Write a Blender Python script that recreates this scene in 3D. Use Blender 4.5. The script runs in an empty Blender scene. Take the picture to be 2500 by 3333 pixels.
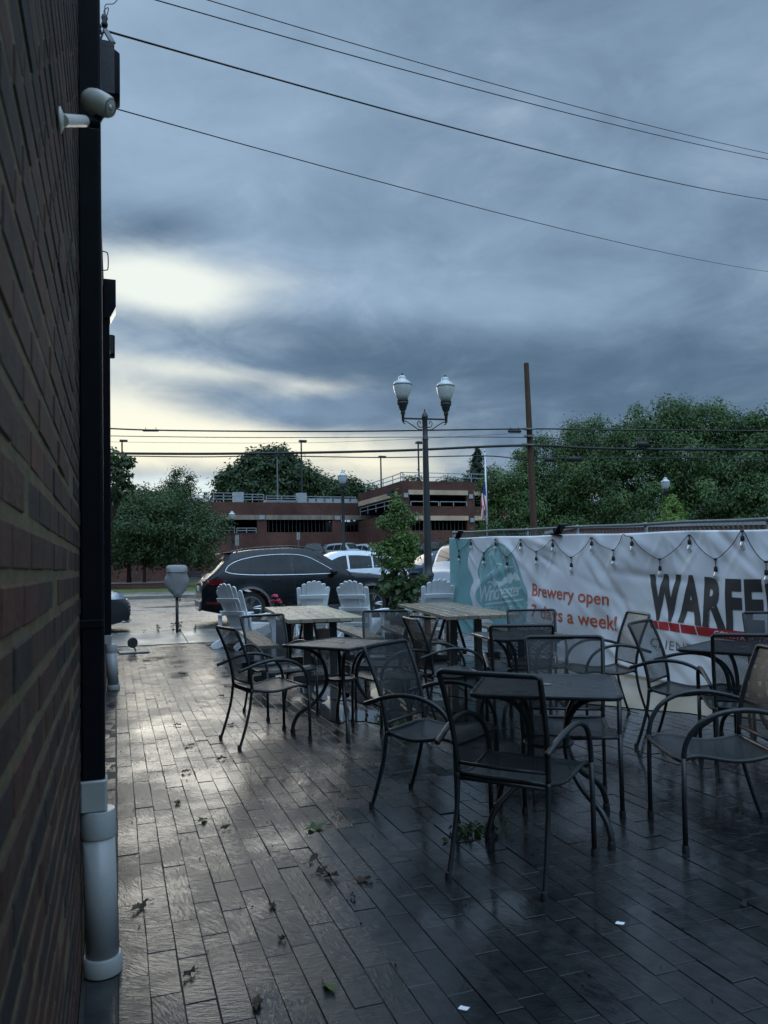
import bpy, bmesh, math, random
import numpy as np
from mathutils import Vector, Matrix
random.seed(7); RNG = np.random.default_rng(7)
S = bpy.context.scene
COL = S.collection
R_ = math.radians

# ------------------------------------------------------------------ camera
PITCH, YAW, ROLL, EYE = R_(2.5), R_(19.3), 0.02, 1.33
PCY = 1666.5+66        # the lens axis sits a little below the middle of the cropped frame
fw = Vector((math.sin(YAW)*math.cos(PITCH), math.cos(YAW)*math.cos(PITCH), math.sin(PITCH)))
rt0 = Vector((math.cos(YAW), -math.sin(YAW), 0)); up0 = rt0.cross(fw)
rt = rt0*math.cos(ROLL) - up0*math.sin(ROLL)
up = rt0*math.sin(ROLL) + up0*math.cos(ROLL)
cd = bpy.data.cameras.new('camera'); cam = bpy.data.objects.new('camera', cd); COL.objects.link(cam)
cam.matrix_world = Matrix(((rt.x, up.x, -fw.x, 0), (rt.y, up.y, -fw.y, 0), (rt.z, up.z, -fw.z, EYE), (0, 0, 0, 1)))
cd.sensor_fit = 'HORIZONTAL'; cd.sensor_width = 36; cd.lens = 36; cd.shift_y = 66/2500
cd.clip_start = 0.02; cd.clip_end = 2000
cd.dof.use_dof = True; cd.dof.focus_distance = 8.0; cd.dof.aperture_fstop = 10.0
S.camera = cam
CP = Vector((0, 0, EYE))
def at(px, py, Z):                       # measured photograph point at camera depth Z metres -> world
    d = rt*((px-1250)/2500) - up*((py-PCY)/2500) + fw
    return CP + d*Z
def proj(p):
    d = Vector(p)-CP; z = d.dot(fw)
    return (1250+2500*d.dot(rt)/z, PCY-2500*d.dot(up)/z, z)

# ------------------------------------------------------------------ sky, sun, exposure
SUN_AZ, SUN_EL = R_(-3.0), R_(13.0)       # azimuth from +Y towards +X
w = bpy.data.worlds.new('World'); S.world = w; w.use_nodes = True
nt = w.node_tree; N = nt.nodes; Lk = nt.links; N.clear()
def nd(t, **k):
    n = N.new(t)
    for a, b in k.items(): setattr(n, a, b)
    return n
def mth(op, a, b=None, c=None, clamp=False):
    n = nd('ShaderNodeMath', operation=op); n.use_clamp = clamp
    for i, v in enumerate((a, b, c)):
        if v is None: continue
        if isinstance(v, (int, float)): n.inputs[i].default_value = v
        else: Lk.new(v, n.inputs[i])
    return n.outputs[0]
def mixc(f, a, b):
    n = nd('ShaderNodeMix', data_type='RGBA'); n.clamp_factor = True
    for i, v in ((0, f), (6, a), (7, b)):
        if isinstance(v, tuple): n.inputs[i].default_value = (*v, 1)
        elif isinstance(v, (int, float)): n.inputs[i].default_value = v
        else: Lk.new(v, n.inputs[i])
    return n.outputs[2]
def ramp01(v, a, b):
    n = nd('ShaderNodeMapRange', interpolation_type='SMOOTHSTEP'); Lk.new(v, n.inputs[0])
    n.inputs[1].default_value = a; n.inputs[2].default_value = b
    return n.outputs[0]
tc = nd('ShaderNodeTexCoord'); sep = nd('ShaderNodeSeparateXYZ'); Lk.new(tc.outputs['Generated'], sep.inputs[0])
X, Y, Z = sep.outputs
az = mth('MULTIPLY', mth('ARCTAN2', X, Y), 57.2958)
el = mth('MULTIPLY', mth('ARCSINE', Z), 57.2958)
zc = mth('ADD', mth('MAXIMUM', Z, 0.0), 0.22)
comb = nd('ShaderNodeCombineXYZ')
Lk.new(mth('DIVIDE', X, zc), comb.inputs[0]); Lk.new(mth('DIVIDE', Y, zc), comb.inputs[1])
def noise(vec, scale, detail=4, rough=.55, dist=0.0, off=(0, 0, 0), sc=(1, 1, 1)):
    m = nd('ShaderNodeMapping'); Lk.new(vec, m.inputs[0]); m.inputs[1].default_value = off; m.inputs[3].default_value = sc
    n = nd('ShaderNodeTexNoise'); Lk.new(m.outputs[0], n.inputs['Vector'])
    n.inputs['Scale'].default_value = scale; n.inputs['Detail'].default_value = detail
    n.inputs['Roughness'].default_value = rough; n.inputs['Distortion'].default_value = dist
    return n.outputs[0]
n1 = noise(comb.outputs[0], 1.15, 5, .5, .5, (3.1, 1.7, 0))
n2 = noise(comb.outputs[0], 3.4, 6, .55, .9, (7.3, 2.2, 0), (1, 1, 1))
n3 = noise(tc.outputs['Generated'], 6.5, 7, .6, .5, (.3, .1, .2), (1, 1, 2.3))
nn = mth('ADD', mth('MULTIPLY', n1, .6), mth('MULTIPLY', n2, .4))
jag = mth('ADD', mth('MULTIPLY', mth('SUBTRACT', n3, .5), 1.0), mth('MULTIPLY', mth('SUBTRACT', n2, .5), .8))
def blob(a0, e0, sa, se, amt, rot=0.0):   # a break or a thick bank in the cloud, placed by azimuth and elevation
    da = mth('SUBTRACT', az, a0); de = mth('SUBTRACT', el, e0)
    c, s = math.cos(R_(rot)), math.sin(R_(rot))
    u = mth('ADD', mth('MULTIPLY', da, c/sa), mth('MULTIPLY', de, s/sa))
    v = mth('ADD', mth('MULTIPLY', da, -s/se), mth('MULTIPLY', de, c/se))
    d = mth('ADD', mth('MULTIPLY', u, u), mth('MULTIPLY', v, v))
    return mth('MULTIPLY', mth('EXPONENT', mth('MULTIPLY', d, -1)), amt)
def total(l):
    o = l[0]
    for q in l[1:]: o = mth('ADD', o, q)
    return o
# greyness of the overcast: bluish slate banks and paler veils
pale = total([mth('MULTIPLY', mth('SUBTRACT', nn, .5), 1.55), mth('MULTIPLY', mth('SUBTRACT', n3, .5), .7), blob(7, 27, 12, 6, .30), blob(13, 21.5, 13, 2.2, .34, 8), blob(1, 37, 16, 6, .30),
              blob(30, 18.0, 11, 2.4, .22, -6), blob(3, 23.6, 5, 1.5, -.46, 8), blob(20, 15.6, 14, 2.8, -.46, -4), blob(38, 12.5, 14, 4.5, -.42), blob(20, 19.2, 12, 1.6, .22, -3), blob(45, 30, 14, 10, -.10)])
pale = ramp01(pale, -.72, .66)
slate = mixc(pale, (.066, .114, .176), (.238, .335, .455))
# breaks where the evening light comes through near the sun
brk = total([blob(3.0, 19.8, 5.2, 1.8, .98, -4), blob(2.0, 20.0, 8.5, 3.4, .36, 0), blob(9.5, 20.6, 6.5, 1.5, .42, 4), blob(-1, 11.5, 7, 3.0, .80), blob(8, 9.0, 12.5, 2.0, 1.15, 0), blob(6, 14.2, 7.5, .75, .48, -5), blob(14.5, 13.2, 4.5, .8, .34, 3), blob(20, 7.0, 5, 1.6, .60),
             blob(14.5, 11.0, 5.5, 1.2, -.40), blob(-14, 9, 12, 7, .55), mth('MULTIPLY', jag, .62)])
brk = ramp01(brk, .02, 1.15)
glow = mixc(brk, slate, mixc(ramp01(el, 5.0, 19.0), (.78, .74, .57), (.64, .68, .64)))
# clear strip under the cloud deck, seen as real sky
sky = nd('ShaderNodeTexSky'); sky.sky_type = 'NISHITA'; sky.sun_disc = False
sky.sun_elevation = SUN_EL; sky.sun_rotation = SUN_AZ; sky.air_density = 1.0; sky.dust_density = .4; sky.ozone_density = 2.0
skm = nd('ShaderNodeMix', data_type='RGBA', blend_type='MULTIPLY'); skm.inputs[0].default_value = 1
Lk.new(sky.outputs[0], skm.inputs[6]); skm.inputs[7].default_value = (.05, .05, .05, 1)
clear = ramp01(total([blob(5.5, 6.0, 9, 1.15, 1.0, 0), blob(20.5, 6.2, 4, .8, .5, 0), mth('MULTIPLY', jag, .5)]), .30, .95)
skyc = mixc(clear, glow, mixc(.65, skm.outputs[2], (.40, .56, .66)))
# the storm bank stands in front; unseen overcast overhead and behind is brightened to light chairs and banner
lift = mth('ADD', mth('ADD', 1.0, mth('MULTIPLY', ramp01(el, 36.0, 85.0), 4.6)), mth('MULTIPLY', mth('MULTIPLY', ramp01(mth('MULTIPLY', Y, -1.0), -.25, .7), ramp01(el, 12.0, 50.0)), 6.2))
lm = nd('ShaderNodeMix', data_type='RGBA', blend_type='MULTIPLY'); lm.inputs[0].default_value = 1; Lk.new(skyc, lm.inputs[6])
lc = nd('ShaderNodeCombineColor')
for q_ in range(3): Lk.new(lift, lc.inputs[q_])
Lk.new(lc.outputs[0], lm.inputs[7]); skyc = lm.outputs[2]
below = ramp01(el, -3.0, -0.5)
skyc = mixc(below, (.05, .055, .06), skyc)
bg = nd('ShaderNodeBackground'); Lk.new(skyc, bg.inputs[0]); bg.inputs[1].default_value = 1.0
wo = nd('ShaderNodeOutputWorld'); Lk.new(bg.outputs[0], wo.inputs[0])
w.cycles.sampling_method = 'MANUAL'; w.cycles.sample_map_resolution = 1024

sl = bpy.data.lights.new('sun', 'SUN'); so = bpy.data.objects.new('sun', sl); COL.objects.link(so)
sl.energy = 0.5; sl.angle = R_(34); sl.color = (1, .94, .83)
sd = Vector((math.sin(SUN_AZ)*math.cos(SUN_EL), math.cos(SUN_AZ)*math.cos(SUN_EL), math.sin(SUN_EL)))
so.rotation_euler = sd.to_track_quat('Z', 'Y').to_euler(); so.location = (0, 40, 30)
vs = S.view_settings; vs.view_transform = 'Standard'; vs.look = 'None'; vs.gamma = 1; vs.use_curve_mapping = False; vs.exposure = 0.45
S.cycles.max_bounces = 8; S.cycles.transparent_max_bounces = 24
S.cycles.use_denoising = True
try: S.cycles.denoiser = 'OPENIMAGEDENOISE'
except Exception: pass
S.cycles.sample_clamp_indirect = 4.0

# ------------------------------------------------------------------ mesh helpers
class MB:
    def __init__(s): s.v = []; s.f = []; s.m = []; s.mi = 0; s.t = None
    def add(s, vs, fs):
        o = len(s.v); s.v += [tuple(q) for q in vs]
        for f in fs: s.f.append(tuple(i+o for i in f)); s.m.append(s.mi)
        return s
    def box(s, c, d, rz=0, M=None, taper=1.0):
        x, y, z = (q/2 for q in d); vs = []
        for k in (-1, 1):
            t = taper if k > 0 else 1
            vs += [Vector((-x*t, -y*t, k*z)), Vector((x*t, -y*t, k*z)), Vector((x*t, y*t, k*z)), Vector((-x*t, y*t, k*z))]
        m = Matrix.Rotation(rz, 4, 'Z') if M is None else M
        return s.add([m@q+Vector(c) for q in vs], [(3, 2, 1, 0), (4, 5, 6, 7), (0, 1, 5, 4), (1, 2, 6, 5), (2, 3, 7, 6), (3, 0, 4, 7)])
    def bbox(s, c, d, b=.006, M=None):
        """box with chamfered vertical and top edges"""
        x, y, z = (q/2 for q in d); b = min(b, x*.9, y*.9, z*.9)
        def ring(i, zz): 
            a, e = x-i, y-i
            return [(-a+b, -e, zz), (a-b, -e, zz), (a, -e+b, zz), (a, e-b, zz), (a-b, e, zz), (-a+b, e, zz), (-a, e-b, zz), (-a, -e+b, zz)]
        vs = ring(b, -z)+ring(0, -z+b)+ring(0, z-b)+ring(b, z)
        fs = [tuple(range(7, -1, -1)), tuple(range(24, 32))]
        for r in range(3):
            for i in range(8): fs.append((r*8+i, r*8+(i+1) % 8, (r+1)*8+(i+1) % 8, (r+1)*8+i))
        m = M or Matrix()
        return s.add([m@Vector(q)+Vector(c) for q in vs], fs)
    def tube(s, pts, r, n=8, closed=False, cap=True, flat=None):
        P = [Vector(p) for p in pts]; k = len(P)
        rs = r if isinstance(r, (list, tuple)) else [r]*k
        T = []
        for i in range(k):
            a = P[(i-1) % k] if (closed or i > 0) else P[i]; b = P[(i+1) % k] if (closed or i < k-1) else P[i]
            T.append((b-a).normalized())
        u = T[0].orthogonal().normalized() if flat is None else Vector(flat)
        vs = []
        for i in range(k):
            u = (u-T[i]*u.dot(T[i]))
            if u.length < 1e-6: u = T[i].orthogonal()
            u.normalize(); q = T[i].cross(u)
            for j in range(n):
                a = 2*math.pi*j/n; vs.append(P[i]+u*math.cos(a)*rs[i]+q*math.sin(a)*rs[i])
        fs = []
        for i in range(k if closed else k-1):
            for j in range(n):
                a, b = i*n, ((i+1) % k)*n
                fs.append((a+j, a+(j+1) % n, b+(j+1) % n, b+j))
        if cap and not closed: fs += [tuple(range(n-1, -1, -1)), tuple((k-1)*n+j for j in range(n))]
        return s.add(vs, fs)
    def lathe(s, prof, n=20, o=(0, 0, 0), M=None):
        vs = []; m = M or Matrix()
        for r, z in prof:
            for j in range(n):
                a = 2*math.pi*j/n; vs.append(m@Vector((r*math.cos(a), r*math.sin(a), z))+Vector(o))
        fs = [(i*n+j, i*n+(j+1) % n, (i+1)*n+(j+1) % n, (i+1)*n+j) for i in range(len(prof)-1) for j in range(n)]
        if prof[0][0] > 1e-4: fs.append(tuple(range(n-1, -1, -1)))
        if prof[-1][0] > 1e-4: fs.append(tuple((len(prof)-1)*n+j for j in range(n)))
        return s.add(vs, fs)
    def prism(s, poly, a, b, fn):
        """2-D outline swept from a to b; fn(u, v, w) -> point"""
        k = len(poly); vs = [fn(u, v, a) for u, v in poly]+[fn(u, v, b) for u, v in poly]
        return s.add(vs, [tuple(range(k-1, -1, -1)), tuple(range(k, 2*k))]+[(i, (i+1) % k, k+(i+1) % k, k+i) for i in range(k)])
    def grid(s, fn, nu, nv):
        vs = [fn(i/nu, j/nv) for i in range(nu+1) for j in range(nv+1)]
        return s.add(vs, [(i*(nv+1)+j, (i+1)*(nv+1)+j, (i+1)*(nv+1)+j+1, i*(nv+1)+j+1) for i in range(nu) for j in range(nv)])
    def mesh(s, name, mats, smooth=False):
        me = bpy.data.meshes.new(name); me.from_pydata([tuple(q) for q in s.v], [], s.f)
        for m in (mats if isinstance(mats, (list, tuple)) else [mats]): me.materials.append(m)
        me.polygons.foreach_set('material_index', s.m)
        if smooth: me.polygons.foreach_set('use_smooth', [True]*len(s.f))
        if s.t is not None:
            at_ = me.attributes.new('tone', 'FLOAT', 'POINT'); at_.data.foreach_set('value', s.t)
        me.update(); return me
    def build(s, name, mats, parent=None, smooth=False, auto=None, bevel=None):
        o = bpy.data.objects.new(name, s.mesh(name, mats, smooth)); COL.objects.link(o)
        if parent: o.parent = parent
        if auto: sharp(o.data, auto)
        if bevel:
            m = o.modifiers.new('bevel', 'BEVEL'); m.width = bevel; m.segments = 2; m.limit_method = 'ANGLE'; m.angle_limit = R_(40)
        return o
def sharp(me, deg=40):
    bm = bmesh.new(); bm.from_mesh(me)
    for f in bm.faces: f.smooth = True
    for e in bm.edges:
        if len(e.link_faces) == 2 and e.calc_face_angle(0) > R_(deg): e.smooth = False
    bm.to_mesh(me); bm.free()
def spline(pts, n=6):
    """Catmull-Rom through points"""
    P = [Vector(p) for p in pts]; out = []
    for i in range(len(P)-1):
        p0 = P[max(i-1, 0)]; p1 = P[i]; p2 = P[i+1]; p3 = P[min(i+2, len(P)-1)]
        for k in range(n):
            t = k/n; out.append(.5*((2*p1)+(p2-p0)*t+(2*p0-5*p1+4*p2-p3)*t*t+(3*p1-p0-3*p2+p3)*t**3))
    out.append(P[-1]); return out
def tag(o, label, cat, group=None, kind=None):
    o['label'] = label
    if cat: o['category'] = cat
    if group: o['group'] = group
    if kind: o['kind'] = kind
    return o
def thing(name, label, cat, loc=(0, 0, 0), rz=0, group=None):
    o = bpy.data.objects.new(name, None); COL.objects.link(o); o.empty_display_size = .1
    o.location = loc; o.rotation_euler = (0, 0, rz)
    return tag(o, label, cat, group)
def struct(o, label=None):
    o['kind'] = 'structure'
    if label: o['label'] = label
    return o
def kids(o): return [c for c in bpy.data.objects if c.parent == o]
def dup(root, loc, rz, label, group=None):
    def cp(o, par):
        c = o.copy(); COL.objects.link(c); c.parent = par
        for ch in KID.get(o.name, []): cp(ch, c)
        return c
    global KID
    KID = {}
    for o in bpy.data.objects:
        if o.parent: KID.setdefault(o.parent.name, []).append(o)
    r = cp(root, None); r.location = loc; r.rotation_euler = (0, 0, rz); r['label'] = label
    if group: r['group'] = group
    return r
def face(dx, dy): return math.atan2(-dx, dy)        # rotation that turns local +Y to (dx, dy)

# ------------------------------------------------------------------ materials
def mat(name, col=(.5, .5, .5), rough=.5, metal=0.0, spec=.5, var=None, vscale=4.0, bump=0.0, bscale=40.0, rvar=0.0, rscale=3.0, coat=0.0, tone=False, obj=False, stretch=None, trans=0.0, ior=1.45, wet=0.0):
    m = bpy.data.materials.new(name); m.use_nodes = True; t = m.node_tree; b = t.nodes['Principled BSDF']
    b.inputs['Base Color'].default_value = (*col, 1); b.inputs['Roughness'].default_value = rough; b.inputs['Metallic'].default_value = metal
    b.inputs['Specular IOR Level'].default_value = spec; b.inputs['Coat Weight'].default_value = coat; b.inputs['Coat Roughness'].default_value = .06
    b.inputs['Transmission Weight'].default_value = trans; b.inputs['IOR'].default_value = ior
    c = t.nodes.new('ShaderNodeTexCoord'); src = c.outputs['Object']
    if stretch:
        mp = t.nodes.new('ShaderNodeMapping'); mp.inputs[3].default_value = stretch; t.links.new(src, mp.inputs[0]); src = mp.outputs[0]
    def nz(sc, det=5):
        n = t.nodes.new('ShaderNodeTexNoise'); n.inputs['Scale'].default_value = sc; n.inputs['Detail'].default_value = det; n.inputs['Roughness'].default_value = .6
        t.links.new(src, n.inputs['Vector']); return n.outputs[0]
    if var is not None:
        mx = t.nodes.new('ShaderNodeMix'); mx.data_type = 'RGBA'; mx.inputs[6].default_value = (*col, 1); mx.inputs[7].default_value = (*var, 1)
        f = nz(vscale)
        mr = t.nodes.new('ShaderNodeMapRange'); mr.inputs[1].default_value = .3; mr.inputs[2].default_value = .7; t.links.new(f, mr.inputs[0]); f = mr.outputs[0]
        if tone or obj:
            if tone:
                a = t.nodes.new('ShaderNodeAttribute'); a.attribute_name = 'tone'; q = a.outputs['Fac']
            else:
                a = t.nodes.new('ShaderNodeObjectInfo'); q = a.outputs['Random']
            md = t.nodes.new('ShaderNodeMath'); md.operation = 'MULTIPLY_ADD'; md.inputs[1].default_value = .35; t.links.new(f, md.inputs[0])
            m2 = t.nodes.new('ShaderNodeMath'); m2.operation = 'MULTIPLY'; m2.inputs[1].default_value = .8; t.links.new(q, m2.inputs[0]); t.links.new(m2.outputs[0], md.inputs[2]); f = md.outputs[0]
        t.links.new(f, mx.inputs[0]); t.links.new(mx.outputs[2], b.inputs['Base Color'])
    if bump:
        n = nz(bscale, 6); bp = t.nodes.new('ShaderNodeBump'); bp.inputs['Strength'].default_value = bump; bp.inputs['Distance'].default_value = .01
        t.links.new(n, bp.inputs['Height']); t.links.new(bp.outputs[0], b.inputs['Normal'])
    if rvar:
        n = nz(rscale, 4); mr = t.nodes.new('ShaderNodeMapRange'); mr.inputs[1].default_value = .35; mr.inputs[2].default_value = .65
        mr.inputs[3].default_value = max(.03, rough-rvar); mr.inputs[4].default_value = rough+rvar; t.links.new(n, mr.inputs[0]); t.links.new(mr.outputs[0], b.inputs['Roughness'])
    return m
M = {}
M['black_metal'] = mat('black_metal', (.009, .011, .012), .38, 0, .4, (.017, .020, .021), 30, .12, 160, .14, 9)
M['mortar'] = mat('mortar', (.135, .105, .056), .9, 0, .25, (.065, .052, .032), 14, .6, 90)
M['pvc'] = mat('pvc', (.28, .285, .28), .35, 0, .5, (.21, .215, .195), 3, .05, 30, .1)
M['cam_white'] = mat('cam_white', (.50, .48, .43), .4, 0, .5, (.42, .40, .36), 9)
M['plastic_black'] = mat('plastic_black', (.003, .004, .0055), .5, 0, .08, (.006, .007, .009), 12, .08, 120)
M['lens'] = mat('lens', (.004, .004, .005), .06, 0, .8, (.008, .008, .01), 9)
M['white_paint'] = mat('white_paint', (.80, .82, .82), .4, 0, .5, (.72, .74, .74), 7, .06, 60, .12, 5)
M['wood_wet'] = mat('wood_wet', (.19, .155, .105), .34, 0, .5, (.10, .08, .058), 4, .10, 14, .14, 5, 0, False, True, (8, .8, 8))
M['wood_pale'] = mat('wood_pale', (.34, .29, .20), .36, 0, .45, (.17, .14, .10), 3, .10, 14, .16, 3, 0, False, True, (7, .8, 7))
M['post_black'] = mat('post_black', (.018, .02, .022), .4, 0, .5, (.03, .03, .03), 8, .2, 80)
M['galv'] = mat('galvanised', (.15, .155, .16), .5, .5, .5, (.2, .21, .21), 18, .08, 80)
M['pole_wood'] = mat('pole_wood', (.105, .058, .036), .85, 0, .3, (.05, .031, .023), 3, .6, 30, 0, 3, 0, False, False, (9, 9, .5))
M['cable'] = mat('cable', (.012, .012, .013), .5, 0, .4, (.02, .02, .02), 20)
M['lamp_glass'] = mat('lamp_glass', (.52, .53, .52), .16, 0, .5, (.40, .42, .42), 9, 0, 40, 0, 3, .4)
M['asphalt'] = mat('asphalt', (.075, .075, .072), .30, 0, .5, (.045, .046, .048), .5, .35, 50, .17, .5)
M['concrete'] = mat('concrete', (.23, .21, .175), .34, 0, .5, (.13, .12, .105), 1.3, .2, 60, .16, .9)
M['grass'] = mat('grass', (.055, .085, .02), .9, 0, .2, (.10, .11, .035), .9, .8, 40)
M['brickfar'] = None
M['beige'] = mat('beige_concrete', (.60, .43, .29), .85, 0, .3, (.34, .25, .17), .5, .1, 9)
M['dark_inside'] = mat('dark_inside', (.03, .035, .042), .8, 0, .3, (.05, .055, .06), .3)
M['rail_white'] = mat('rail_white', (.36, .38, .39), .5, .2, .5, (.26, .28, .28), 3)
M['bark'] = mat('bark', (.06, .045, .034), .9, 0, .2, (.03, .024, .02), 8, .8, 25, 0, 3, 0, False, False, (3, 3, .6))
M['pole_alu'] = mat('pole_alu', (.5, .52, .54), .4, .5, .5, (.42, .44, .45), 4)
M['tarp'] = mat('meter_cover', (.22, .22, .21), .5, 0, .4, (.17, .17, .165), 5, .25, 22)
M['tyre'] = mat('tyre', (.015, .015, .016), .7, 0, .3, (.025, .025, .025), 20)
M['alloy'] = mat('alloy', (.42, .42, .43), .3, .9, .5, (.3, .3, .3), 9)
M['glass_dark'] = mat('glass_dark', (.004, .005, .006), .06, 0, .25, (.016, .02, .022), 3)
M['chrome'] = mat('chrome', (.5, .52, .54), .18, .9, .5, (.6, .62, .65), 9)
M['red_lamp'] = mat('red_lamp', (.10, .006, .006), .12, 0, .5, (.06, .004, .004), 9, 0, 9, 0, 3, .5)
M['clear_lamp'] = mat('clear_lamp', (.5, .52, .54), .1, .3, .6, (.3, .32, .34), 9, 0, 9, 0, 3, .5)
M['trim_grey'] = mat('trim_grey', (.10, .10, .105), .45, 0, .4, (.07, .07, .075), 9)
M['trim_silver'] = mat('trim_silver', (.40, .41, .42), .3, .6, .5, (.3, .31, .32), 9)
M['plate'] = mat('plate', (.55, .57, .6), .4, 0, .4, (.45, .47, .5), 30)
def paint(n, c, v): return mat(n, c, .22, 0, .22, v, 3, .02, 200, .05, 14, .14)
M['car_dark'] = paint('paint_dark', (.004, .006, .008), (.006, .008, .010))
M['car_white'] = paint('paint_white', (.62, .65, .68), (.57, .6, .63))
M['car_grey'] = paint('paint_grey', (.026, .03, .032), (.034, .038, .04))
M['car_silver'] = paint('paint_silver', (.30, .31, .32), (.26, .27, .28))
M['car_black'] = paint('paint_black', (.008, .008, .01), (.012, .012, .014))
M['car_blue'] = paint('paint_blue', (.02, .035, .07), (.03, .045, .08))
M['rose'] = mat('rose_petal', (.56, .05, .13), .5, 0, .4, (.40, .03, .09), 20)
M['terracotta'] = mat('pot', (.07, .035, .028), .6, 0, .4, (.045, .03, .025), 8)
M['puddle'] = mat('puddle_water', (.03, .03, .03), .02, 0, .6, (.04, .038, .034), 1.2)
M['mud_puddle'] = mat('muddy_water', (.23, .175, .10), .12, 0, .4, (.17, .13, .08), 1.6, .03, 6, .06, 1.4)
M['solar'] = mat('solar_panel', (.012, .016, .03), .12, 0, .6, (.02, .025, .04), 12)
M['bulb'] = mat('bulb_glass', (.62, .66, .68), .06, 0, .6, (.5, .54, .56), 8, 0, 40, 0, 3, .6, trans=.75)
M['shed_red'] = mat('shed_red', (.34, .16, .13), .8, 0, .3, (.26, .12, .10), 2, .1, 9)
M['shed_grey'] = mat('shed_grey', (.26, .27, .27), .7, 0, .3, (.2, .2, .2), 2)
M['rubber'] = mat('rubber', (.014, .014, .015), .55, 0, .4, (.022, .022, .022), 14, .2, 60)
M['paper'] = mat('paper', (.7, .7, .68), .7, 0, .3, (.6, .6, .58), 30)
M['flag_red'] = mat('flag_red', (.42, .035, .05), .75, 0, .2, (.36, .03, .04), 3)
M['flag_white'] = mat('flag_white', (.72, .70, .68), .75, 0, .2, (.62, .6, .58), 3)
M['flag_blue'] = mat('flag_blue', (.03, .045, .16), .75, 0, .2, (.02, .035, .13), 3)
M['gasket'] = mat('tar_strip', (.016, .016, .017), .22, 0, .5, (.03, .03, .03), 6, .15, 40, .1)
M['joint_sand'] = mat('joint_sand', (.018, .018, .017), .6, 0, .4, (.03, .028, .025), 30, .5, 90)
M['soil'] = mat('soil', (.02, .018, .016), .5, 0, .4, (.035, .03, .024), 20, .5, 50)

def nodes(m): return m.node_tree, m.node_tree.nodes, m.node_tree.links
def brick_single(name, three):
    m = mat(name, (.1, .1, .1), .82, 0, .3, None, 1, .55, 70); t, n, l = nodes(m); b = n['Principled BSDF']
    oi = n.new('ShaderNodeObjectInfo'); a = n.new('ShaderNodeAttribute'); a.attribute_name = 'tone'
    ad = n.new('ShaderNodeMath'); ad.operation = 'ADD'; l.new(oi.outputs['Random'], ad.inputs[0]); l.new(a.outputs['Fac'], ad.inputs[1])
    fr = n.new('ShaderNodeMath'); fr.operation = 'FRACT'; l.new(ad.outputs[0], fr.inputs[0])
    cr = n.new('ShaderNodeValToRGB'); cr.color_ramp.interpolation = 'LINEAR'
    e = cr.color_ramp.elements; e[0].color = (*three[0], 1); e[1].color = (*three[-1], 1)
    for i, c in enumerate(three[1:-1]):
        q = e.new((i+1)/(len(three)-1)); q.color = (*c, 1)
    l.new(fr.outputs[0], cr.inputs[0])
    tc = n.new('ShaderNodeTexCoord'); nz = n.new('ShaderNodeTexNoise'); nz.inputs['Scale'].default_value = 17; nz.inputs['Detail'].default_value = 6
    ge = n.new('ShaderNodeNewGeometry'); l.new(ge.outputs['Position'], nz.inputs['Vector'])
    mx = n.new('ShaderNodeMix'); mx.data_type = 'RGBA'; mx.blend_type = 'MULTIPLY'; mx.inputs[0].default_value = .75
    mr = n.new('ShaderNodeMapRange'); mr.inputs[1].default_value = .3; mr.inputs[2].default_value = .7; mr.inputs[3].default_value = .35; mr.inputs[4].default_value = 1.25
    l.new(nz.outputs[0], mr.inputs[0]); l.new(cr.outputs[0], mx.inputs[6]); l.new(mr.outputs[0], mx.inputs[7]); l.new(mx.outputs[2], b.inputs['Base Color'])
    return m
M['brick'] = brick_single('brick', [(.070, .025, .015), (.022, .016, .014), (.055, .024, .014), (.036, .021, .014), (.016, .0135, .0135), (.060, .027, .017)])
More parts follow.
